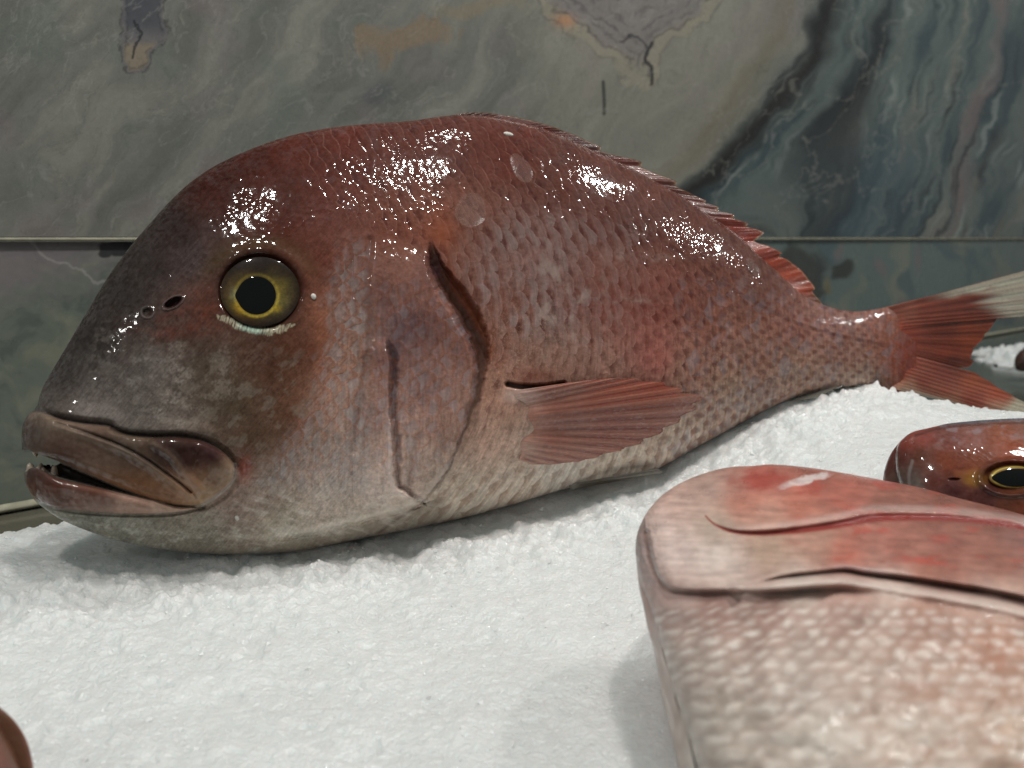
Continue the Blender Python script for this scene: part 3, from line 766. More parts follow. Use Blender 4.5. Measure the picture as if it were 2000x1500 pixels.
# ---- nostrils
ca, sa = math.cos(math.radians(-28)), math.sin(math.radians(-28))
xr = (U - 338) * ca + (V - 591) * sa; yr = -(U - 338) * sa + (V - 591) * ca
e = np.hypot(xr / 19, yr / 8.5); w -= 0.0026 * sst(1.05, 0.6, e); w += 0.0006 * np.exp(-((e - 1.2) / 0.15) ** 2)
col = mixc(col, (60, 38, 38), sst(1.1, 0.9, e) * 0.85); col = mixc(col, (130, 116, 116), np.exp(-((e - 1.2) / 0.14) ** 2) * 0.5)
e = np.hypot((U - 288) / 10, (V - 610) / 9); w -= 0.0016 * sst(1.1, 0.4, e); w += 0.0005 * np.exp(-((e - 1.3) / 0.2) ** 2); col = mixc(col, (120, 108, 108), np.exp(-((e - 1.2) / 0.25) ** 2) * 0.6)

# ---- jaws
upj = [(43, 850), (48, 826), (62, 806), (85, 806), (120, 818), (160, 826), (214, 832), (250, 848), (300, 853), (350, 853), (400, 862), (438, 884), (459, 910), (454, 938), (430, 962), (395, 984),
       (345, 987), (290, 974), (235, 954), (170, 926), (120, 904), (85, 891), (60, 881), (48, 868)]
lowj = [(50, 930), (58, 914), (80, 916), (110, 932), (160, 944), (230, 960), (300, 976), (345, 989), (385, 992), (345, 1001), (290, 1004), (220, 1003), (150, 998), (95, 988), (64, 968), (52, 948)]
du = sdf(U, V, upj, 70); dlw = sdf(U, V, lowj, 70)
lipu = np.sqrt(np.clip(1 - (1 - np.clip(du / 22, 0, 1)) ** 2, 0, 1)); lipl = np.sqrt(np.clip(1 - (1 - np.clip(dlw / 17, 0, 1)) ** 2, 0, 1))
snf = sst(44, 110, U)
w += lipu * (0.0038 * snf + 0.001) + lipl * (0.0046 * snf + 0.001)
# recess between the lips = open mouth
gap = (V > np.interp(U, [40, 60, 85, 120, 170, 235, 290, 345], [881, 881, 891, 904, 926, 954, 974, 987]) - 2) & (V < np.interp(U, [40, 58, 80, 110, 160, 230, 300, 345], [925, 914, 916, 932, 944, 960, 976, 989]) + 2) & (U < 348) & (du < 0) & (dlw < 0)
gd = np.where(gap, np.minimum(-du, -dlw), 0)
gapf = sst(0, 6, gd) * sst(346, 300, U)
w = w * (1 - 0.45 * gapf * sst(40, 100, U))
# groove above the upper lip (the snout's hood) and lip tones
hood, hs_, _ = polydist(U, V, [(74, 800), (105, 812), (160, 822), (213, 828), (222, 838), (250, 846), (300, 850), (350, 850), (400, 860), (440, 882), (461, 910)], maxd=40)
w -= 0.0018 * sst(11, 0, hood) * sst(70, 100, U)
w += 0.0016 * sst(40, 8, hood) * sst(866, 838, V) * sst(0, -5, du) * sst(80, 120, U) * sst(470, 380, U)
upc = idw(U, V, [(60, 840, (92, 74, 70)), (80, 815, (132, 112, 96)), (130, 840, (124, 100, 84)), (120, 875, (98, 66, 54)), (200, 880, (118, 88, 70)), (260, 920, (108, 80, 62)), (320, 960, (112, 86, 70)),
                 (250, 860, (108, 88, 72)), (330, 880, (66, 46, 44)), (370, 890, (58, 36, 38)), (410, 890, (66, 44, 50)), (420, 930, (104, 84, 74)), (370, 950, (132, 106, 92)), (400, 965, (136, 118, 100)), (445, 930, (140, 126, 116))], r=16, pw=2)
lwc = idw(U, V, [(60, 940, (78, 54, 50)), (100, 950, (84, 54, 48)), (100, 980, (92, 74, 72)), (180, 960, (98, 68, 60)), (180, 990, (120, 104, 102)), (260, 985, (150, 128, 122)), (330, 992, (160, 142, 136))], r=16, pw=2)
mo = (1 + 0.14 * m2 + 0.10 * m3)[..., None]
fu = sst(-1, 3, du)[..., None]; col = col * (1 - fu) + upc * np.array([1.16, 1.02, 0.86]) * mo * fu
fl = sst(-1, 3, dlw)[..., None]; col = col * (1 - fl) + lwc * np.array([1.10, 1.0, 0.90]) * mo * fl
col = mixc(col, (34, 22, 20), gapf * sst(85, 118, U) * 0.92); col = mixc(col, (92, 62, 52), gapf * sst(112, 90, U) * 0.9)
col = mixc(col, (40, 28, 26), sst(8, 0, hood) * sst(95, 140, U) * sst(465, 400, U) * 0.62)
pm, ps, _ = polydist(U, V, [(108, 826), (170, 846), (230, 868), (280, 894), (320, 922), (352, 945), (372, 962)], maxd=40)
w -= 0.0008 * sst(7, 0, pm) * (du > 0); w += 0.0010 * sst(24, 5, np.where(ps > 0, pm, 30)) * (du > 0) * sst(100, 130, U)
col = mixc(col, (46, 32, 28), sst(4.5, 1, pm) * 0.75 * sst(140, 200, U)); col = mixc(col, (150, 128, 106), sst(9, 3, np.abs(np.where(ps > 0, pm, -pm) - 8)) * 0.3 * (du > 0))
pm2, _, _ = polydist(U, V, [(300, 868), (335, 892), (365, 930), (392, 960)], maxd=30); w += 0.0010 * sst(14, 0, pm2) * (du > 0); col = mixc(col, (140, 114, 96), sst(9, 0, pm2) * 0.5 * (du > 0))
tr, _, _ = polydist(U, V, [(459, 906), (455, 938), (432, 962), (396, 985)], maxd=30); col = mixc(col, (150, 144, 140), sst(6, 1, tr) * 0.6); w -= 0.0010 * sst(10, 2, np.abs(tr - 7)) * (du < 0)
# under the lower lip
ul, us, _ = polydist(U, V, [(64, 972), (95, 990), (150, 1000), (220, 1005), (290, 1006), (345, 1003), (400, 990)], maxd=30); w -= 0.0012 * sst(6, 0, ul); col = mixc(col, (84, 76, 70), sst(5, 0, ul) * 0.4)
lipwet = np.maximum(lipu, lipl)
rough = np.where(lipwet > 0.1, 0.40, rough)
col = col * (1 - 0.22 * lipwet)[..., None]

# pocket above the pectoral fin's root
pk, _, _ = polydist(U, V, [(992, 750), (1020, 755), (1060, 756), (1100, 750)], maxd=40)
w -= 0.0040 * sst(9, 1, pk); col = mixc(col, (40, 22, 18), sst(7, 2, pk) * 0.9)
col = mixc(col, (120, 60, 46), np.exp(-((U - 1045) / 40) ** 2 - ((V - 735) / 16) ** 2) * 0.6)
col = mixc(col, (206, 184, 176), np.exp(-((U - 1005) / 22) ** 2 - ((V - 772) / 14) ** 2) * 0.7)
w += 0.0026 * np.exp(-((U - 1010) / 60) ** 2 - ((V - 830) / 60) ** 2)
# gentle unevenness of the flesh
w += soft * (0.0007 * fbm(U / 150, V / 150, 180, 2) + 0.00014 * fbm(U / 36, V / 36, 181, 3)) * (1 - gapf)
# wet zones on the back shine more
wet = sst(40, -160, V - Vm(U))
rough = rough + 0.10 - 0.05 * wet + 0.06 * m1
rough = np.clip(rough + 0.14 * sst(760, 900, V) * sst(500, 600, U), 0.16, 0.85)
col = mixc(col, (120, 44, 34), sst(1740, 1775, U) * 0.5)
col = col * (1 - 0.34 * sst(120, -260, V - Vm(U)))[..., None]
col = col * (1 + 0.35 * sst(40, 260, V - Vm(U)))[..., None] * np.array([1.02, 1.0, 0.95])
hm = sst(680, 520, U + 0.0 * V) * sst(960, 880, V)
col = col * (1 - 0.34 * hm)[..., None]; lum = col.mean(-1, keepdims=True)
sn = (sst(420, 250, U) * sst(960, 900, V))[..., None] * 0.45
col = col * (1 - sn) + lum * np.array([1.02, 0.99, 0.95]) * sn
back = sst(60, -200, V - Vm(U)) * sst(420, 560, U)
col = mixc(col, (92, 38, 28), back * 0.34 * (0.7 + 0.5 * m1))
hole = gap & (U < np.interp(V, [860, 905, 930], [112, 116, 66])) & (U < 116)
w = np.maximum(w, 0)
ALB = 1.0
fish = thing('snapper', 'large reddish pink whole fish with golden eye lying against the marble wall', 'fish', tuple(PF.at(np.array(420.0), np.array(1083.0))))
def child(o, root=None):
    root = root or fish
    adopt(o, root); return o
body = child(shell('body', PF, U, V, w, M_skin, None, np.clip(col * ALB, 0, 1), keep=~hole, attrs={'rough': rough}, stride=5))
body['label'] = 'scaly pinkish brown body with open mouth and gill cover'
BW = (uu, te, T, B, w)
def surf_w(Uq, Vq):
    """thickness of the finished body at a photo point"""
    Uq = np.asarray(Uq, float); Vq = np.asarray(Vq, float)
    i = np.clip(np.searchsorted(uu, Uq), 1, nu - 1)
    t_ = topf(Uq); b_ = botf(Uq); f = np.clip((Vq - t_) / np.maximum(b_ - t_, 1), 0, 1)
    j = np.clip(np.searchsorted(te, f), 1, nv - 1)
    return w[i, j]

# ---- eye
nr, na = 60, 160
rr = np.linspace(0, 1, nr)[:, None]; aa = np.linspace(0, 2 * np.pi, na)[None, :]
RX = 76 * (1 + 0.02 * np.cos(2 * aa)); RY = 68
Ue = ex + rr * RX * np.cos(aa); Ve = ey + rr * RY * np.sin(aa)
we0 = float(surf_w(ex, ey)); 
gradx = (float(surf_w(ex + 105, ey)) - float(surf_w(ex - 105, ey))) / 210; grady = (float(surf_w(ex, ey + 95)) - float(surf_w(ex, ey - 95))) / 190
def eye_w(u, v, r):
    return we0 + 0.0006 + gradx * (u - ex) * 0.9 + grady * (v - ey) * 0.9 + 0.0024 * np.sqrt(np.clip(1 - 0.92 * r ** 2, 0, 1)) + 0.0002
We = eye_w(Ue, Ve, rr + 0 * aa)
prr = np.hypot((Ue - 501) / 39, (Ve - 577) / 37.5)
ec = idw(Ue, Ve, [(440, 560, (112, 88, 52)), (450, 600, (104, 90, 46)), (470, 540, (96, 78, 44)), (508, 512, (52, 36, 28)), (470, 515, (54, 38, 32)), (550, 530, (78, 62, 38)), (570, 570, (88, 74, 46)), (560, 610, (88, 78, 54)),
                  (530, 630, (70, 58, 38)), (480, 632, (84, 62, 32)), (545, 560, (130, 114, 52)), (545, 590, (122, 112, 60)), (580, 600, (70, 52, 40))], r=12, pw=2)
ang = np.arctan2(Ve - 577, Ue - 501)
ec = mixc(ec, (196, 172, 66), np.exp(-((prr - 1.09) / 0.08) ** 2) * (0.75 + 0.35 * np.sin(ang)))
ec = mixc(ec, (204, 160, 40), np.exp(-((Ue - 468) / 14) ** 2 - ((Ve - 600) / 16) ** 2) * 0.6); ec = mixc(ec, (200, 170, 50), np.exp(-((Ue - 540) / 9) ** 2 - ((Ve - 603) / 6) ** 2) * 0.7)
ec = mixc(ec, (150, 158, 120), np.exp(-((Ue - 458) / 9) ** 2 - ((Ve - 575) / 12) ** 2) * 0.6)
ec = mixc(ec, (44, 28, 22), sst(0.72, 1.0, rr + 0 * aa) * 0.75)
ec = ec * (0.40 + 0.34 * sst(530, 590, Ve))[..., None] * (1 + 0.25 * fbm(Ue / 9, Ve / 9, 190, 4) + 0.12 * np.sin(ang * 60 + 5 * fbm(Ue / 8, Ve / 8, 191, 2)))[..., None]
Pe = PF.at(Ue, Ve, We)
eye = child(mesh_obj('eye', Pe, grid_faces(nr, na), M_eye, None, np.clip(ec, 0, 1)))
eye['label'] = 'golden olive eye with a dark rim'
r2 = np.linspace(0, 1, 24)[:, None]
lop = 1 + 0.10 * np.exp(-((np.abs(aa - np.pi)) / 0.28) ** 2)
Up = 501 + r2 * 38 * lop * np.cos(aa); Vp = 577 + r2 * 37 * np.sin(aa)
rp = np.hypot((Up - ex) / 78, (Vp - ey) / 71)
pup = mesh_obj('pupil', PF.at(Up, Vp, eye_w(Up, Vp, rp) + 0.00025 * np.sqrt(np.clip(1 - r2 ** 6 + 0 * aa, 0, 1))), grid_faces(24, na), M_pupil, None)
pup.parent = eye

# ---- fins built as fans of rays
def fan(name, base, tips, nr_, nj, wfun, colfun, mat=M_fin, plane=PF, thick=0.0006, ridge=0.00022, nray=26, fringe=0.0, seed=0, bend=0.0, root=None):
    base = spline(base, 40); tips = spline(tips, 40)
    def resample(p, n):
        L = np.r_[0, np.cumsum(np.hypot(*(np.diff(p, axis=0).T)))]; t = np.linspace(0, L[-1], n)
        return np.stack([np.interp(t, L, p[:, 0]), np.interp(t, L, p[:, 1])], -1)
    b_ = resample(base, nr_); t_ = resample(tips, nr_)
    s = np.linspace(0, 1, nr_)
    ph = s * nray
    notch = np.abs(((ph + 0.5) % 1) - 0.5) * 2            # 0 at a ray, 1 between rays
    jag = fringe * (notch ** 1.5 * 0.7 + 0.6 * hash01(np.floor(ph).astype(int), 3, seed + 7) + 0.35 * np.abs(perlin(s * nray * 3.1, s * 0, seed + 9)))
    f = np.linspace(0, 1, nj)
    Uq = b_[:, None, 0] + (t_ - b_)[:, None, 0] * f[None] * (1 - jag[:, None]); Vq = b_[:, None, 1] + (t_ - b_)[:, None, 1] * f[None] * (1 - jag[:, None])
    nx_ = -(t_ - b_)[:, 1]; ny_ = (t_ - b_)[:, 0]; ln = np.hypot(nx_, ny_) + 1e-6
    bd_ = bend * np.sin(f * np.pi)[None] * (0.5 + s[:, None])
    Uq = Uq + nx_[:, None] / ln[:, None] * bd_; Vq = Vq + ny_[:, None] / ln[:, None] * bd_
    prof = (np.cos(ph * 2 * np.pi) * 0.5 + 0.5)[:, None] * (1 - 0.2 * f[None])
    fine = 0.35 * np.cos(ph * 6 * np.pi)[:, None] * sst(0.3, 0.8, f)[None]
    wq = wfun(Uq, Vq, s[:, None], f[None]) + ridge * (prof + fine) * sst(0.02, 0.2, f)[None]
    cq = colfun(Uq, Vq, s[:, None] + 0 * f[None], f[None] + 0 * s[:, None], prof)
    P = plane.at(Uq, Vq, wq); Pb = P - plane.n * (thick * (1 - 0.6 * f[None, :, None]) + ridge)
    n0 = nr_ * nj
    idx = np.r_[np.arange(nr_) * nj, (nr_ - 1) * nj + np.arange(1, nj), (np.arange(nr_ - 1)[::-1]) * nj + nj - 1, np.arange(1, nj - 1)[::-1]]
    m = len(idx); j = np.arange(m); jn = (j + 1) % m
    side = np.stack([idx[j], idx[jn], n0 + idx[jn], n0 + idx[j]], -1)
    o = mesh_obj(name, np.vstack([P.reshape(-1, 3), Pb.reshape(-1, 3)]), np.vstack([grid_faces(nr_, nj, 0), grid_faces(nr_, nj, n0, flip=True), side]), mat, None,
                 np.clip(np.vstack([cq.reshape(-1, 3)] * 2), 0, 1))
    return child(o, root)

# pectoral fin
def pec_col(u, v, s, f, prof):
    c = idw(u, v, [(1010, 770, (206, 186, 178)), (1020, 820, (178, 134, 118)), (1020, 885, (196, 166, 152)), (1100, 780, (160, 114, 100)), (1100, 830, (152, 104, 90)), (1100, 880, (178, 122, 104)),
                   (1200, 750, (168, 92, 70)), (1200, 790, (150, 96, 84)), (1200, 830, (150, 78, 62)), (1200, 870, (172, 104, 82)), (1290, 750, (160, 78, 58)), (1300, 790, (156, 100, 84)), (1290, 830, (160, 96, 80)), (1350, 780, (164, 116, 100))], r=22, pw=2)
    c = c * np.array([0.95, 0.80, 0.76]); c = mixc(c, (96, 38, 30), (1 - prof) * 0.5 * sst(0.1, 0.4, f)); c = mixc(c, (200, 150, 128), prof * 0.25 * sst(0.2, 0.5, f))
    return c * (1 + 0.2 * fbm(s * 60, f * 3, 200, 3))[..., None]
fan('pectoral_fin', [(996, 764), (1000, 800), (1004, 850), (1012, 896)], [(1120, 746), (1200, 737), (1285, 742), (1345, 760), (1392, 776), (1362, 804), (1318, 834), (1268, 862), (1200, 886), (1110, 906), (1040, 908)],
    520, 90, lambda u, v, s, f: surf_w(u, v) * 0 + body_w(u, v) + 0.0022 * sst(0, 0.15, f) + 0.0012 * np.sin(f * 3) + 0.0006 * np.sin(s * 19), pec_col, nray=15, ridge=0.00016, fringe=0.07, seed=1)

# dorsal fin folded along the back
dtop = [(872, 228), (900, 221), (940, 219), (1000, 227), (1060, 241), (1120, 262), (1160, 280), (1175, 287), (1178, 297), (1215, 306), (1254, 316), (1257, 328), (1290, 342), (1321, 354), (1323, 364), (1350, 378), (1378, 391), (1380, 397),
        (1404, 404), (1404, 412), (1434, 419), (1434, 427), (1462, 436), (1460, 443), (1494, 453), (1474, 470), (1500, 480), (1528, 492), (1524, 500), (1545, 510), (1568, 530), (1586, 552), (1592, 563), (1588, 570), (1600, 584), (1610, 598)]
dbase = [(800, 250), (860, 242), (920, 242), (990, 252), (1060, 272), (1130, 300), (1220, 344), (1310, 392), (1400, 452), (1470, 506), (1540, 562), (1580, 594)]
def dor_col(u, v, s, f, prof):
    c = idw(u, v, [(900, 228, (70, 40, 36)), (1000, 236, (98, 42, 34)), (1080, 255, (112, 50, 40)), (1150, 280, (84, 40, 34)), (1220, 312, (136, 64, 50)), (1300, 355, (128, 70, 56)), (1380, 400, (126, 62, 50)), (1450, 440, (156, 64, 48)),
                   (1490, 470, (164, 68, 46)), (1540, 530, (176, 74, 44)), (1580, 560, (172, 72, 40)), (1600, 590, (120, 76, 48))], r=20, pw=2)
    c = c * (0.62 + 0.16 * sst(1380, 1480, u))[..., None]; c = mixc(c, (50, 20, 18), (1 - prof) * 0.45); c = mixc(c, (176, 150, 126), sst(0.90, 1.0, f) * 0.5)
    return c * (1 + 0.2 * fbm(u / 5, v / 5, 205, 3))[..., None]
fan('dorsal_fin', dbase, dtop, 1100, 26, lambda u, v, s, f: 0.0016 + 0.0032 * (1 - f) - 0.0008 * f + 0.0010 * np.sin(s * 40), dor_col, nray=22, ridge=0.0002, thick=0.0012, fringe=0.03, seed=4)

# tail fin
tail_b = [(1712, 606), (1722, 640), (1722, 700), (1716, 752)]
tail_t = [(2110, 500), (2130, 548), (2100, 588), (2050, 606), (2004, 618), (1968, 616), (1944, 630), (1934, 648), (1915, 668), (1902, 688), (1897, 700), (1905, 706), (1900, 716), (1878, 720), (1905, 728), (1930, 742), (1975, 770), (2040, 806), (2120, 850), (2050, 838), (1980, 815)]
def tail_col(u, v, s, f, prof):
    c = idw(u, v, [(1765, 610, (128, 84, 72)), (1765, 650, (146, 72, 56)), (1765, 720, (150, 74, 56)), (1780, 760, (168, 142, 124)), (1820, 610, (114, 58, 44)), (1850, 590, (104, 54, 44)), (1850, 640, (104, 46, 34)), (1850, 690, (132, 62, 42)),
                   (1900, 600, (96, 46, 38)), (1900, 640, (134, 66, 42)), (1890, 670, (142, 72, 44)), (1860, 705, (88, 40, 32)), (1890, 712, (112, 56, 36)), (1850, 730, (112, 54, 42)), (1900, 745, (150, 82, 52)), (1950, 768, (160, 78, 50)),
                   (1850, 765, (130, 72, 58)), (1800, 745, (120, 62, 50)), (1900, 780, (128, 62, 48)), (1850, 785, (150, 128, 108)), (1950, 800, (160, 136, 118)), (1930, 590, (100, 52, 42))], r=14, pw=2)
    edge_t = np.interp(u, [1740, 1800, 1850, 1900, 1950, 2000, 2100], [594, 582, 564, 550, 541, 537, 530])
    wt = np.maximum(sst(0.05, 0.015, s + 0.02 * perlin(f * 9, s * 0, 215)) * sst(0.22, 0.42, f), 0.75 * sst(0.90, 0.97, s) * sst(0.05, 0.3, f))
    tip = sst(-20, 40, u + 26 * perlin(s * 55, f * 1.5, 214) - np.interp(v, [530, 560, 590, 604, 620, 640], [1870, 1915, 1918, 1924, 1950, 1990])) * (v < 640)
    c = c * np.array([1.15, 0.95, 0.85]); c = mixc(c, (168, 168, 152), np.maximum(wt, tip) * 0.92)
    tip2 = sst(-8, 22, u - np.interp(v, [765, 790, 800, 815], [1985, 1965, 1950, 1900])) * (v > 765)
    c = mixc(c, (172, 172, 152), tip2 * 0.9)
    c = mixc(c, (60, 28, 24), (1 - prof) * 0.35 * (1 - np.clip(wt + tip + tip2, 0, 1))); c = mixc(c, (176, 98, 70), prof * 0.16)
    return c * (1 + 0.25 * fbm(s * 80, f * 2.5, 210, 3))[..., None]
tail_w = lambda u, v, s, f: 0.0070 * (1 - f) ** 1.4 * sst(-0.02, 0.16, f) - 0.003 * sst(0.08, 0.0, f) + 0.0025 * np.sin(s * 7.5) * f
fan('tail_fin', tail_b, tail_t, 900, 110, tail_w, tail_col, nray=21, ridge=0.00014, thick=0.0008, fringe=0.035, seed=9)
# pelvic fin pressed flat under the belly and anal fin ray
def pale_col(u, v, s, f, prof):
    return np.broadcast_to(s2l((128, 124, 114)), u.shape + (3,)) * (0.8 + 0.25 * prof + 0.2 * fbm(s * 20, f * 3, 212, 3))[..., None]
fan('pelvic_fin', [(1110, 946), (1116, 956)], [(1286, 915), (1296, 921), (1284, 928), (1240, 934)], 120, 40, lambda u, v, s, f: 0.008 + 0.010 * np.sin(f * 2.5), pale_col, nray=6, ridge=0.0003, seed=12)
fan('anal_fin', [(1545, 784), (1560, 776)], [(1600, 776), (1632, 757), (1648, 750), (1642, 757)], 100, 40, lambda u, v, s, f: 0.009 + 0.002 * f, pale_col, nray=5, ridge=0.0002, seed=13)

# teeth
def tooth(u, v, du_, dv_, wid_, wz, root=fish):
    n_, k = 7, 10
    f = np.linspace(0, 1, n_)[:, None]; a = np.linspace(0, 2 * np.pi, k, endpoint=False)[None]
    r = (wid_ / 2) * 1.3 * np.sqrt(np.clip(1 - f ** 2.2, 0, 1)) + 0.3
    Uq = u + du_ * f + r * np.cos(a); Vq = v + dv_ * f + 0 * a
    P = PF.at(Uq, Vq, wz + 0 * Uq) + PF.n * ((r * np.sin(a)) * 0.00022)[..., None]
    i = np.arange(n_ - 1)[:, None] * k; j = np.arange(k)[None]; jn = (j + 1) % k
    fc = np.stack([i + j, i + jn, i + k + jn, i + k + j], -1).reshape(-1, 4)
    o = mesh_obj('tooth', P.reshape(-1, 3), fc, M_tooth); child(o, root)
for t in ((65, 872, 6, 20, 11, 0.004), (62, 922, -4, -18, 14, 0.003), (76, 926, 4, -22, 13, 0.006), (90, 928, -6, -16, 10, 0.009), (56, 926, 0, -12, 10, 0.002), (106, 930, 0, -22, 11, 0.0125), (70, 926, -2, -12, 16, 0.007)):
    tooth(*t)

# =================================================================== FOREGROUND FISH (belly and gill side towards us)
P2 = Plane(1500, 910, 0.305, 0, 74)
t2 = fn([(1241, 1074), (1243, 1050), (1252, 1022), (1270, 992), (1300, 962), (1340, 938), (1390, 920), (1430, 912), (1470, 910), (1510, 907), (1570, 912), (1650, 924), (1730, 939), (1800, 953), (1880, 975), (1950, 992), (2000, 1006), (2150, 1050), (2350, 1130), (2550, 1300)])
b2 = fn([(1241, 1078), (1246, 1112), (1256, 1150), (1275, 1200), (1300, 1290), (1322, 1370), (1345, 1440), (1362, 1500), (1400, 1620), (1500, 1800), (1700, 1900), (2000, 1880), (2300, 1700), (2550, 1320)])
W2 = fn([(1241, 0), (1246, 0.003), (1258, 0.0065), (1290, 0.0115), (1350, 0.018), (1440, 0.0245), (1600, 0.032), (1900, 0.034), (2200, 0.028), (2400, 0.018), (2550, 0.0)])
nu2, nv2 = 900, 620
u2 = np.r_[1241 + (np.linspace(0, 1, 60, endpoint=False) ** 2) * 30, np.linspace(1271, 2080, nu2 - 110), np.linspace(2090, 2550, 50)]
tq = np.linspace(0, 1, nv2)
U2 = np.repeat(u2[:, None], nv2, 1); TT = t2(u2)[:, None]; BB = b2(u2)[:, None]; V2 = TT + (BB - TT) * tq[None]
tau = (V2 - (TT + BB) / 2) / ((BB - TT) / 2)
w2 = W2(U2) * np.sqrt(np.clip(1 - np.abs(tau) ** 2.0, 0, 1))
c2 = idw(U2, V2, [(1255, 1050, (160, 140, 138)), (1280, 1040, (216, 190, 180)), (1320, 980, (210, 176, 162)), (1380, 950, (190, 158, 144)), (1440, 930, (176, 132, 118)), (1330, 1080, (226, 202, 194)), (1400, 1090, (222, 206, 196)), (1400, 1030, (190, 168, 150)),
                  (1480, 935, (190, 92, 76)), (1450, 980, (200, 124, 102)), (1560, 980, (200, 116, 94)), (1500, 1010, (206, 150, 130)), (1650, 960, (190, 106, 88)), (1600, 920, (160, 88, 72)), (1750, 970, (160, 100, 84)), (1850, 985, (150, 92, 78)), (1950, 1000, (146, 84, 70)),
                  (1500, 1070, (188, 158, 136)), (1600, 1060, (190, 142, 122)), (1650, 1080, (194, 112, 92)), (1750, 1060, (176, 108, 92)), (1850, 1070, (164, 100, 86)), (1950, 1090, (168, 106, 88)), (1800, 1110, (176, 110, 90)), (1990, 1050, (160, 108, 98)),
                  (1420, 1130, (216, 194, 184)), (1560, 1145, (220, 200, 188)), (1750, 1150, (222, 196, 182)), (1950, 1180, (214, 180, 164)), (1300, 1160, (196, 166, 158)), (1400, 1180, (178, 134, 122)), (1500, 1190, (184, 142, 130)), (1650, 1190, (188, 150, 136)), (1800, 1200, (196, 148, 128)),
                  (1950, 1250, (200, 140, 112)), (1350, 1300, (206, 184, 172)), (1400, 1420, (206, 190, 176)), (1550, 1320, (206, 184, 172)), (1700, 1300, (210, 182, 166)), (1850, 1330, (208, 170, 150)), (1600, 1450, (214, 200, 186)), (1800, 1450, (214, 190, 172)), (2000, 1400, (210, 176, 152))], r=30, pw=1.8)
n1 = fbm(U2 / 55, V2 / 35, 301, 4); n2_ = fbm(U2 / 20, V2 / 14, 302, 4)
c2 = c2 * (1 + 0.14 * n1 + 0.12 * n2_)[..., None]
fib = fbm((U2 + 2 * V2) / 90, (V2 - 0.06 * U2) / 9, 303, 4)
hd = sst(1150, 1120, V2)
c2 = c2 * (1 + 0.22 * fib * hd)[..., None]
c2 = mixc(c2, (196, 66, 48), hd * sst(0.1, 0.6, fbm(U2 / 90, V2 / 30, 304, 4)) * sst(1500, 1620, U2) * 0.55)
# folds: red groove, gill edge, throat edge
dg, sg_, _ = polydist(U2, V2, [(1378, 1008), (1396, 1024), (1430, 1038), (1480, 1042), (1560, 1036), (1640, 1024), (1700, 1012), (1780, 1010), (1880, 1014), (2000, 1030), (2120, 1060), (2300, 1120)], maxd=70)
gw2 = np.interp(U2, [1378, 1420, 1500, 1600, 1700, 1900, 2100], [2, 4, 6, 9, 12, 8, 7])
gs = np.where(sg_ > 0, dg, -dg)
c2 = mixc(c2, (150, 42, 36), sst(gw2, gw2 * 0.4, dg) * 0.92); w2 -= 0.0012 * sst(gw2 * 1.5, 0, dg) * sst(1375, 1440, U2); w2 += 0.0014 * sst(2, -12, gs) * sst(-60, -10, gs) * sst(1400, 1480, U2)
c2 = mixc(c2, (222, 196, 188), np.exp(-((gs + gw2 + 6) / 7) ** 2) * sst(1400, 1500, U2) * 0.45)
dg, sg_, _ = polydist(U2, V2, [(1455, 1142), (1530, 1126), (1600, 1118), (1650, 1114), (1690, 1120), (1760, 1128), (1850, 1142), (1930, 1155), (2000, 1170), (2150, 1210), (2350, 1290)], maxd=80)
gs = np.where(sg_ > 0, dg, -dg)        # positive below
w2 += 0.0022 * sst(2, -9, gs) * sst(-80, -12, gs) * sst(1440, 1560, U2)
gw3 = np.interp(U2, [1455, 1550, 1650, 1800, 2000], [2, 4, 5, 9, 12])
c2 = mixc(c2, (72, 40, 36), sst(gw3, gw3 * 0.3, np.abs(gs - gw3 * 0.6)) * 0.9 * sst(1440, 1540, U2)); w2 -= 0.0012 * sst(gw3 * 1.5, 0, np.abs(gs - gw3 * 0.6)) * sst(1440, 1540, U2)
c2 = mixc(c2, (232, 214, 204), np.exp(-((gs - gw3 - 14) / 10) ** 2) * 0.65); w2 += 0.0022 * np.exp(-((gs - gw3 - 16) / 11) ** 2)
c2 = mixc(c2, (214, 196, 196), np.exp(-((gs + 6) / 5) ** 2) * sst(1600, 1660, U2) * sst(1800, 1700, U2) * 0.6)
dg, sg_, _ = polydist(U2, V2, [(1262, 1040), (1268, 1080), (1282, 1122), (1305, 1150), (1350, 1158), (1430, 1158), (1520, 1156), (1620, 1150), (1700, 1158)], maxd=60)
gs = np.where(sg_ > 0, dg, -dg)
w2 += 0.0030 * sst(2, -10, gs) * sst(-60, -14, gs) * sst(1720, 1600, U2); c2 = mixc(c2, (120, 84, 76), sst(7, 1, np.abs(gs - 2)) * 0.55 * sst(1700, 1500, U2))
c2 = mixc(c2, (168, 150, 150), sst(3, 12, gs) * sst(40, 20, gs) * sst(1170, 1130, V2) * sst(1300, 1280, U2) * 0.7)
w2 += 0.001 * fbm(U2 / 24, V2 / 30, 310, 3) * sst(1310, 1270, U2)
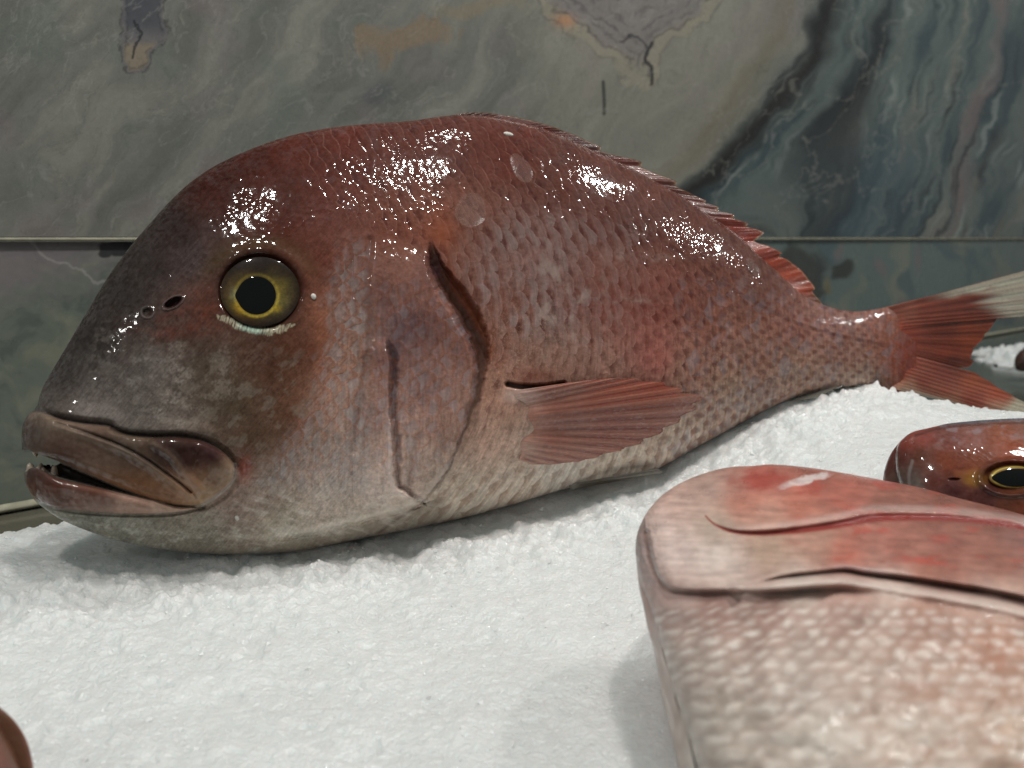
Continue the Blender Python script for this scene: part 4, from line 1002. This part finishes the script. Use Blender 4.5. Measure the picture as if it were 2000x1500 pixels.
# scales under the throat edge
vb = np.interp(U2, [1240, 1300, 1450, 1650, 1800, 2000, 2300], [1190, 1172, 1168, 1160, 1175, 1205, 1300])
bs = sst(0, 30, V2 - vb)
sp2 = np.interp(V2, [1150, 1250, 1500, 1900], [17, 21, 36, 60])
cv = np.linspace(1100, 1950, 851); cq_ = np.cumsum(1 / np.interp(cv, [1150, 1250, 1500, 1900], [17, 21, 36, 60]))
q2v = np.interp(V2 + 0.0 * U2, cv, cq_)
pa = q2v + 0.35 * n1 + 0.12 * n2_
qa = (U2 - 1600 + 0.35 * (V2 - 1150)) / np.interp(V2, [1150, 1250, 1500, 1900], [30, 42, 76, 120]) + 0.35 * n1
blob = np.zeros(U2.shape)
for di in (-1, 0, 1):
    ii_ = np.floor(pa).astype(int) + di; of_ = (ii_ % 2) * 0.5
    jj_ = np.round(qa - of_).astype(int)
    dxb = pa - ii_ - 0.5 + 0.3 * (hash01(ii_, jj_, 31) - 0.5); dyb = qa - jj_ - of_ + 0.3 * (hash01(ii_, jj_, 32) - 0.5)
    blob = np.maximum(blob, np.exp(-((dxb + 0.35 * dyb) / 0.34) ** 2 - (dyb / 0.33) ** 2) * (0.35 + 0.65 * hash01(ii_, jj_, 33)))
w2 += bs * 0.00012 * blob * sp2 / 25
c2 = c2 * (1 - 0.18 * bs * (1 - blob))[..., None]
c2 = mixc(c2, (240, 232, 222), bs * blob * 0.85)
c2 = mixc(c2, (176, 118, 92), bs * sst(0.1, 0.5, fbm(U2 / 120, V2 / 60, 312, 3)) * sst(1600, 1850, U2) * 0.4)
# white torn spot
d = np.hypot((U2 - 1560 - 0.9 * (946 - V2)) / 44, (V2 - 940 + 0.22 * (U2 - 1560)) / 9) + 0.45 * n2_
c2 = mixc(c2, (232, 216, 212), sst(1.1, 0.6, d) * 0.9); w2 += 0.0006 * sst(1.2, 0.6, d)
d = np.hypot((U2 - 1492) / 60, (V2 - 938) / 20); c2 = mixc(c2, (176, 60, 46), sst(1.4, 0.3, d + 0.4 * n2_) * 0.75)
w2 += 0.0012 * fbm(U2 / 110, V2 / 90, 313, 3) * sst(0, 20, V2 - TT)
w2 = np.maximum(w2, 0)
lum2 = c2.mean(-1, keepdims=True); c2 = (lum2 + (c2 - lum2) * 0.86) * 0.84
ro2 = np.clip(0.40 + 0.10 * n1 - 0.08 * hd, 0.2, 0.7)
fish2 = thing('snapper', 'pale pink fish in the lower right corner with red gill fold and scaly belly', 'fish', (0.2, 0.25, 0.02), 'whole fish laid on the ice')
fish['group'] = 'whole fish laid on the ice'
o = shell('body', P2, U2, V2, w2, M_skin_far, None, np.clip(c2, 0, 1), stride=6, attrs={'rough': ro2}); child(o, fish2)

# =================================================================== FISH HEAD at the right edge
P3 = Plane(1850, 900, 0.365, 5, 42)
t3 = fn([(1747, 900), (1749, 885), (1754, 868), (1764, 856), (1782, 844), (1812, 836), (1850, 829), (1920, 824), (2000, 820), (2100, 822), (2300, 840), (2500, 900), (2600, 960)])
b3 = fn([(1747, 905), (1752, 935), (1762, 962), (1780, 985), (1820, 1020), (1900, 1060), (2000, 1085), (2200, 1100), (2400, 1070), (2600, 965)])
W3 = fn([(1747, 0), (1751, 0.005), (1760, 0.009), (1780, 0.0135), (1820, 0.018), (1900, 0.022), (2050, 0.026), (2300, 0.024), (2500, 0.012), (2600, 0)])
u3 = np.r_[1747 + (np.linspace(0, 1, 50, endpoint=False) ** 2) * 25, np.linspace(1772, 2060, 300), np.linspace(2070, 2600, 40)]
U3 = np.repeat(u3[:, None], 320, 1); TT = t3(u3)[:, None]; BB = b3(u3)[:, None]; V3 = TT + (BB - TT) * np.linspace(0, 1, 320)[None]
tau = (V3 - (TT + BB) / 2) / ((BB - TT) / 2)
w3 = W3(U3) * np.sqrt(np.clip(1 - np.abs(tau) ** 2.3, 0, 1))
c3 = idw(U3, V3, [(1755, 890, (92, 52, 46)), (1770, 860, (138, 66, 54)), (1800, 850, (146, 72, 60)), (1850, 860, (126, 74, 64)), (1900, 850, (150, 96, 84)), (1960, 850, (158, 90, 66)), (2000, 840, (150, 100, 84)), (1800, 890, (100, 58, 44)), (1770, 930, (96, 76, 68)), (1785, 950, (120, 108, 100)),
                  (1850, 900, (128, 64, 42)), (1900, 900, (128, 66, 42)), (1980, 880, (150, 70, 40)), (1820, 940, (104, 52, 42)), (1860, 960, (84, 46, 44)), (1920, 970, (84, 44, 40)), (1980, 980, (112, 62, 44)), (1890, 940, (104, 58, 48)), (2000, 1000, (120, 60, 40))], r=14, pw=1.9)
k1 = fbm(U3 / 30, V3 / 18, 401, 4); k2 = fbm(U3 / 9, V3 / 7, 402, 3)
c3 = c3 * (1 + 0.16 * k1 + 0.14 * k2)[..., None]
c3 = mixc(c3, (160, 148, 150), sst(0.0, 0.5, k1) * sst(60, 15, V3 - TT) * sst(1800, 1850, U3) * 0.5)
d, _, _ = polydist(U3, V3, [(1788, 850), (1840, 836), (1900, 830), (2000, 826), (2100, 830)], maxd=20); c3 = mixc(c3, (76, 46, 46), sst(4, 1, d) * 0.6); w3 -= 0.0006 * sst(4, 0, d)
d, _, _ = polydist(U3, V3, [(1782, 900), (1775, 930), (1778, 960)], maxd=20); c3 = mixc(c3, (150, 140, 134), sst(5, 1, d) * 0.5)
e = np.hypot((U3 - 1864) / 11, (V3 - 936) / 2.6); c3 = mixc(c3, (50, 18, 16), sst(1.3, 0.7, e) * 0.9); w3 -= 0.0008 * sst(1.4, 0.5, e)
d, _, _ = polydist(U3, V3, [(1870, 926), (1920, 916), (1950, 908)], maxd=20); c3 = mixc(c3, (160, 92, 56), sst(12, 2, d) * 0.5)
d = np.hypot((U3 - 1905) / 28, (V3 - 935) / 18); c3 = mixc(c3, (168, 116, 44), sst(1.3, 0.3, d) * 0.7)
er3 = np.hypot((U3 - 1978) / 56, (V3 - 933) / 30); w3 -= 0.0018 * sst(1.1, 0.8, er3); w3 += 0.0014 * np.exp(-((er3 - 1.15) / 0.15) ** 2); c3 = mixc(c3, (70, 36, 30), np.exp(-((er3 - 1.15) / 0.2) ** 2) * 0.6)
w3 = np.maximum(w3, 0)
fish3 = thing('snapper', 'reddish brown fish head with black and gold eye at the right edge', 'fish', (0.3, 0.42, 0.03), 'whole fish laid on the ice')
child(shell('body', P3, U3, V3, w3, M_skin, None, np.clip(c3 * np.array([0.70, 0.74, 0.78]), 0, 1), stride=5, attrs={'rough': np.clip(0.34 + 0.1 * k1, 0.2, 0.7)}), fish3)
Ue = 1984 + rr * 54 * np.cos(aa); Ve = 932 + rr * 24 * np.sin(aa)
ii = np.clip(np.searchsorted(u3, 1978), 1, len(u3) - 1); jj = int((932 - float(t3(1978))) / float(b3(1978) - t3(1978)) * 319)
we3 = w3[ii, jj] - 0.0004
def eye3_w(r): return we3 + 0.0030 * np.sqrt(np.clip(1 - 0.95 * r ** 2, 0, 1)) - 0.0004
ec = np.broadcast_to(s2l((112, 84, 44)), Ue.shape + (3,)).copy(); ec = mixc(ec, (226, 206, 96), 0.5 * np.exp(-((rr - 0.84) / 0.045) ** 2) + 0 * aa); ec = mixc(ec, (50, 30, 22), sst(0.93, 1, rr) + 0 * aa)
eye3 = child(mesh_obj('eye', P3.at(Ue, Ve, eye3_w(rr + 0 * aa)), grid_faces(nr, na), M_eye, None, ec), fish3)
Up = 1986 + r2 * 43 * np.cos(aa) * (1 + 0.14 * np.exp(-((np.abs(aa - np.pi)) / 0.4) ** 2)); Vp = 933 + r2 * 17.5 * np.sin(aa)
rp3 = np.hypot((Up - 1984) / 54, (Vp - 932) / 24)
pup = mesh_obj('pupil', P3.at(Up, Vp, eye3_w(rp3) + 0.0002), grid_faces(24, na), M_pupil); pup.parent = eye3
# low fin ridge behind the head
def f3c(u, v, s, f, prof): return np.broadcast_to(s2l((86, 80, 88)), u.shape + (3,)) * (0.8 + 0.3 * prof)[..., None]
fan('dorsal_fin', [(1806, 846), (1850, 834), (1950, 828), (2100, 830)], [(1808, 842), (1838, 830), (1880, 824), (1960, 818), (2100, 814)], 200, 12, lambda u, v, s, f: 0.002 + 0.003 * (1 - f), f3c, plane=P3, nray=10, ridge=0.0003, root=fish3, seed=21)

# =================================================================== FISH SNOUT at the lower left corner
P4 = Plane(0, 1450, 0.195, -5, 20)
t4 = fn([(-520, 1560), (-400, 1400), (-250, 1345), (-120, 1350), (-40, 1372), (4, 1405), (26, 1436), (42, 1466), (54, 1496), (62, 1536), (66, 1566)])
b4 = fn([(-520, 1570), (-400, 1720), (-200, 1790), (-60, 1760), (0, 1710), (30, 1665), (54, 1615), (66, 1570)])
W4 = fn([(-520, 0), (-480, 0.010), (-300, 0.024), (-120, 0.022), (-20, 0.015), (20, 0.0105), (48, 0.006), (60, 0.0035), (66, 0)])
U4SH = -16
u4 = np.r_[np.linspace(-520, -60, 60), np.linspace(-55, 30, 120), 66 - (np.linspace(1, 0, 60) ** 2) * 35]
U4 = np.repeat(u4[:, None], 200, 1); TT = t4(u4)[:, None]; BB = b4(u4)[:, None]; V4 = TT + (BB - TT) * (0.5 - 0.5 * np.cos(np.pi * np.linspace(0, 1, 200)))[None]
U4 = U4 + U4SH
tau = np.clip((V4 - (TT + BB) / 2) / np.maximum((BB - TT) / 2, 1), -1, 1)
w4 = W4(U4 - U4SH) * np.sqrt(np.clip(1 - np.abs(tau) ** 2.2, 0, 1))
k1 = fbm(U4 / 30, V4 / 30, 501, 4)
c4 = np.broadcast_to(s2l((150, 104, 92)), U4.shape + (3,)) * (1 + 0.2 * k1)[..., None]
d = sst(34, 4, np.hypot(0, V4 - TT) * 0.6); c4 = mixc(c4, (104, 72, 50), d * 0.8)
d, _, _ = polydist(U4, V4, [(58, 1580), (20, 1600), (-50, 1590), (-120, 1560)], maxd=40); c4 = mixc(c4, (50, 26, 24), sst(7, 2, d)); w4 = np.maximum(w4 - 0.003 * sst(8, 0, d), 0)
fish4 = thing('snapper', 'blurred pinkish brown fish snout just entering the lower left corner', 'fish', (-0.15, 0.2, 0.0), 'whole fish laid on the ice')
child(shell('body', P4, U4, V4, w4, M_skin_far, None, np.clip(c4 * 0.7, 0, 1), stride=3, back_w=w4 * 0.15, attrs={'rough': np.full(U4.shape, 0.4)}), fish4)

# =================================================================== CRUSHED ICE
# height of the bed: rises to the right, follows the bellies
sx = PF.a
def rimpt(u): return PF.at(np.array(float(u)), np.array(float(botf(u))))
cps = [rimpt(u) for u in (420, 700, 1000, 1285, 1500, 1700)]
ss_ = np.array([(p_ - PF.P0) @ sx for p_ in cps]); zz_ = np.array([p_[2] for p_ in cps])
zfit = np.polyfit(ss_, zz_, 1)
def ice_base(X, Y):
    s_ = (X - PF.P0[0]) * sx[0] + (Y - PF.P0[1]) * sx[1]
    dperp = (X - PF.P0[0]) * -sx[1] + (Y - PF.P0[1]) * sx[0]       # + behind the fish
    zl = np.interp(s_, np.r_[-0.45, ss_, 0.45], np.r_[zz_[0] + 0.002, zz_, zz_[-1] + 0.004])
    z = zl + 0.001
    # in front the bed is nearly level
    z = np.maximum(z - np.clip(-dperp, 0, 1) * 0.12, 0.008)
    # a trough where the fish has melted its way in
    z = z - 0.005 * np.exp(-((dperp + 0.036) / 0.020) ** 2) * sst(0.22, 0.05, s_)
    return z, s_, dperp
def worley(x, y, seed):
    """rounded grains: 1 at a grain's top, 0 between grains"""
    ix = np.floor(x).astype(np.int64); iy = np.floor(y).astype(np.int64); best = np.full(x.shape, 9.0)
    for a_ in (-1, 0, 1):
        for b_ in (-1, 0, 1):
            h1 = hash01(ix + a_, iy + b_, seed); h2 = hash01(ix + a_, iy + b_, seed + 77); h3 = hash01(ix + a_, iy + b_, seed + 99)
            d_ = np.hypot(x - ix - a_ - h1, y - iy - b_ - h2) / (0.7 + 0.5 * h3)
            best = np.minimum(best, d_)
    return np.sqrt(np.clip(1 - best ** 2, 0, 1))
nxp, nyp = 1300, 820
xs = np.linspace(-1.15, 1.15, nxp); ys = np.geomspace(0.10, 0.86, nyp)
XP, Y = np.meshgrid(xs, ys, indexing='ij'); X = XP * Y
Z, s_, dp_ = ice_base(X, Y)
# far edge of the bed (photo points laid on the bed), beyond it the ice slopes to the counter
edge_px = [(-350, 1120), (-150, 1078), (0, 1043), (60, 1030), (130, 1018), (250, 1000), (600, 930), (1000, 860), (1300, 800), (1500, 768), (1600, 757), (1660, 757), (1740, 772), (1850, 790), (2000, 806), (2300, 850)]
# relate each grid point to the photo to find on which side of the edge it lies
D = np.stack([X, Y, Z - CAMZ], -1)
pu = 1000 + F * (D @ RGT) / (D @ FWD); pv = 750 - F * (D @ UPV) / (D @ FWD)
ev = np.interp(pu, [e_[0] for e_ in edge_px], [e_[1] for e_ in edge_px]) + 7 * fbm(pu / 26, pu * 0, 601, 4)
out = sst(2, -34, pv - ev)
lump = fbm(X / 0.030, Y / 0.030, 610, 4) * 0.0016 + fbm(X / 0.008, Y / 0.008, 611, 3) * 0.0004 + np.abs(fbm(X / 0.0032, Y / 0.0032, 612, 2)) * 0.0004
dcen = np.interp(s_, [-0.25, -0.1, 0.05, 0.15, 0.25], [0.030, 0.046, 0.050, 0.034, 0.016])
near = np.exp(-((dp_ + dcen) / 0.026) ** 2)
near = near * (0.45 + 0.9 * np.clip(0.5 + fbm(X / 0.02, Y / 0.02, 616, 3), 0, 1))
wf1 = worley(X / 0.0046, Y / 0.0046, 61); wf2 = worley(X / 0.0021, Y / 0.0021, 62); wf3 = worley(X / 0.0085, Y / 0.0085, 63)
coarse = near * (0.0056 * wf3 + 0.0040 * wf1 + 0.0014 * wf2 - 0.0045) + 0.00032 * wf2 + 0.00024 * wf1 * (0.5 + fbm(X / 0.03, Y / 0.03, 64, 2))
pit = -0.0012 * sst(0.32, 0.55, fbm(X / 0.018, Y / 0.014, 617, 3)) * sst(0.05, -0.1, X)
Z = Z + (lump + coarse + pit)
Z = Z * (1 - out) + (-0.006) * out
ic = np.broadcast_to(s2l((222, 226, 226)), X.shape + (3,)) * (1 + 0.03 * fbm(X / 0.05, Y / 0.05, 620, 4) + 0.03 * fbm(X / 0.004, Y / 0.004, 621, 3))[..., None]
ice = mesh_obj('crushed_ice', np.stack([X, Y, Z], -1), grid_faces(nxp, nyp), M_ice, None, np.clip(ic, 0, 1))
tag(ice, 'bed of white crushed ice under the fish', 'ice', kind='stuff')
for k_ in ('category',): pass

# loose clear grains over the bed
rng = np.random.default_rng(5)
def grains(n_, which):
    base = np.array([[1, 0, 0], [-1, 0, 0], [0, 1, 0], [0, -1, 0], [0, 0, 1], [0, 0, -1]], float)
    fc = np.array([[0, 2, 4], [2, 1, 4], [1, 3, 4], [3, 0, 4], [2, 0, 5], [1, 2, 5], [3, 1, 5], [0, 3, 5]])
    VV = []; FF = []
    zi = Z; k = 0; tries = 0
    while k < n_ and tries < n_ * 30:
        tries += 1
        i = rng.integers(5, nxp - 5); j = int(rng.integers(5, nyp - 5))
        if out[i, j] > 0.02: continue
        if which == 'rim':
            if not (-0.030 < dp_[i, j] < 0.004): continue
            sz = rng.uniform(0.0008, 0.0026) * (1.0 if rng.random() < 0.85 else 1.7)
        else:
            sz = rng.uniform(0.0003, 0.0009) * (1 if rng.random() < 0.90 else 2.0)
        q_ = rng.normal(size=(3, 3)); q_, _r = np.linalg.qr(q_)
        v_ = (base * rng.uniform(0.6, 1.3, (6, 1))) @ q_ * sz * rng.uniform(0.7, 1.3, 3)
        VV.append(v_ + np.array([X[i, j], Y[i, j], zi[i, j] - sz * 0.15])); FF.append(fc + 6 * k); k += 1
    return np.vstack(VV), np.vstack(FF)
v1_, f1_ = grains(4200, 'bed')
gr = mesh_obj('ice_grains', v1_, f1_, M_chip, None, smooth=False)
tag(gr, 'glittering clear grains scattered over the crushed ice', 'ice', kind='stuff')

# a heap of ice on the far counter at the right edge
def heap(name, U_, V_, wd, ht, hgt, seed, label):
    r = ray(U_, V_); c0 = CAM + r * (-CAMZ / r[2]); n_ = 90
    g = np.linspace(-1, 1, n_); A, Bq = np.meshgrid(g, g, indexing='ij')
    rad = np.hypot(A, Bq) + 0.25 * fbm(A * 3, Bq * 3, seed, 4)
    z = hgt * sst(1.0, 0.2, rad) + 0.006 * fbm(A * 12, Bq * 12, seed + 1, 3) * sst(1.0, 0.7, rad) - 0.004 * sst(0.9, 1.0, rad)
    P = np.stack([c0[0] + A * wd, c0[1] + Bq * ht, z], -1)
    o = mesh_obj(name, P, grid_faces(n_, n_), M_ice, None, np.broadcast_to(s2l((222, 226, 226)), P.shape))
    return tag(o, label, 'ice')
heap('ice_heap', 2045, 706, 0.085, 0.12, 0.018, 700, 'small heap of white ice on the counter beyond the tail fin')
# dark brown tip poking in beside it, its shellfish form a guess
r = ray(2002, 706); c0 = CAM + r * (0.93 / r[1])
n_, k = 26, 20
f = np.linspace(0, 1, n_)[:, None]; a = np.linspace(0, 2 * np.pi, k)[None]
rad = 0.016 * np.sin(np.pi * np.clip(f, 0, 1) ** 0.6) ** 0.7 + 0.0008
Xc = c0[0] - 0.012 + 0.09 * f + 0 * a; Yc = c0[1] + rad * np.cos(a) * 0.7; Zc = c0[2] - 0.002 + 0.012 * np.sin(f * 3) + rad * np.sin(a)
sh = fbm(f * 8 + 0 * a, np.sin(a) * 2 + 0 * f, 710, 3)
M_shell = material('brown_shell', rough=0.35, coat=0.3, bumps=(('noise', 300, 0.0006, 0.5),))
shell_tip = thing('seafood_piece', 'dark brown shellfish tip with a thin feeler on the ice heap', 'shellfish', tuple(c0))
child(mesh_obj('shell_tip', np.stack([Xc, Yc, Zc], -1), grid_faces(n_, k), M_shell, None, np.clip(np.broadcast_to(s2l((74, 50, 42)), Xc.shape + (3,)) * (1 + 0.3 * sh)[..., None], 0, 1)), shell_tip)
f = np.linspace(0, 1, 20)[:, None]; a = np.linspace(0, 2 * np.pi, 8)[None]
Xc = c0[0] - 0.008 - 0.016 * f + 0.0006 * np.cos(a); Zc = c0[2] + 0.002 - 0.012 * f + 0.0008 * np.sin(a) * (1 - 0.6 * f); Yc = c0[1] - 0.008 + 0.0006 * np.cos(a) + 0 * f
child(mesh_obj('feeler', np.stack([Xc, Yc, Zc], -1), grid_faces(20, 8), M_shell, None, np.broadcast_to(s2l((64, 46, 40)), Xc.shape + (3,))), shell_tip)

# =================================================================== LOOSE SCALES AND FLECKS ON THE BIG FISH
def loose_scale(u, v, rx, ry, rot, label):
    n_, k = 14, 40
    r = np.linspace(0, 1, n_)[:, None]; a = np.linspace(0, 2 * np.pi, k)[None]
    ca_, sa_ = math.cos(rot), math.sin(rot)
    lx_ = r * rx * np.cos(a) * (1 + 0.08 * np.sin(3 * a)); ly_ = r * ry * np.sin(a)
    Uq = u + lx_ * ca_ - ly_ * sa_; Vq = v + lx_ * sa_ + ly_ * ca_
    wq = body_w(Uq, Vq) + 0.0010 + 0.0009 * r ** 3
    wq = np.maximum(wq, surf_w(Uq, Vq) + 0.0003)
    P = PF.at(Uq, Vq, wq); Pb = P - PF.n * 0.00025
    o = mesh_obj('loose_scale', np.vstack([P.reshape(-1, 3), Pb.reshape(-1, 3)]), np.vstack([grid_faces(n_, k), grid_faces(n_, k, n_ * k, flip=True)]), M_clear)
    return tag(o, label, 'fish scale', 'loose clear scales stuck to the big fish')
loose_scale(1018, 328, 17, 32, -0.55, 'clear oval scale stuck high on the big fish under its dorsal fin')
loose_scale(920, 410, 30, 34, 0.2, 'clear round scale stuck above the gill slit of the big fish')
loose_scale(1472, 522, 9, 22, -0.6, 'small clear scale stuck on the back near the rear of the dorsal fin')
def fleck(u, v, rx, ry, label):
    n_, k = 8, 16
    th = np.linspace(0, np.pi, n_)[:, None]; a = np.linspace(0, 2 * np.pi, k)[None]
    Uq = u + rx * np.sin(th) * np.cos(a); Vq = v + ry * np.sin(th) * np.sin(a) + 0.2 * rx * np.sin(th) * np.cos(a)
    wq = float(surf_w(u, v)) + 0.0008 * np.cos(th) + 0.0003 + 0 * a
    o = mesh_obj('white_fleck', PF.at(Uq, Vq, wq), grid_faces(n_, k), M_white)
    return tag(o, label, 'fleck', 'white flecks on the big fish')
fleck(612.5, 579, 5.5, 6, 'round white fleck just behind the golden eye')
fleck(993, 262, 10, 4.5, 'white fleck high on the back beside the dorsal fin')
fleck(463, 1011, 4.5, 6, 'small white fleck on the throat under the jaw')
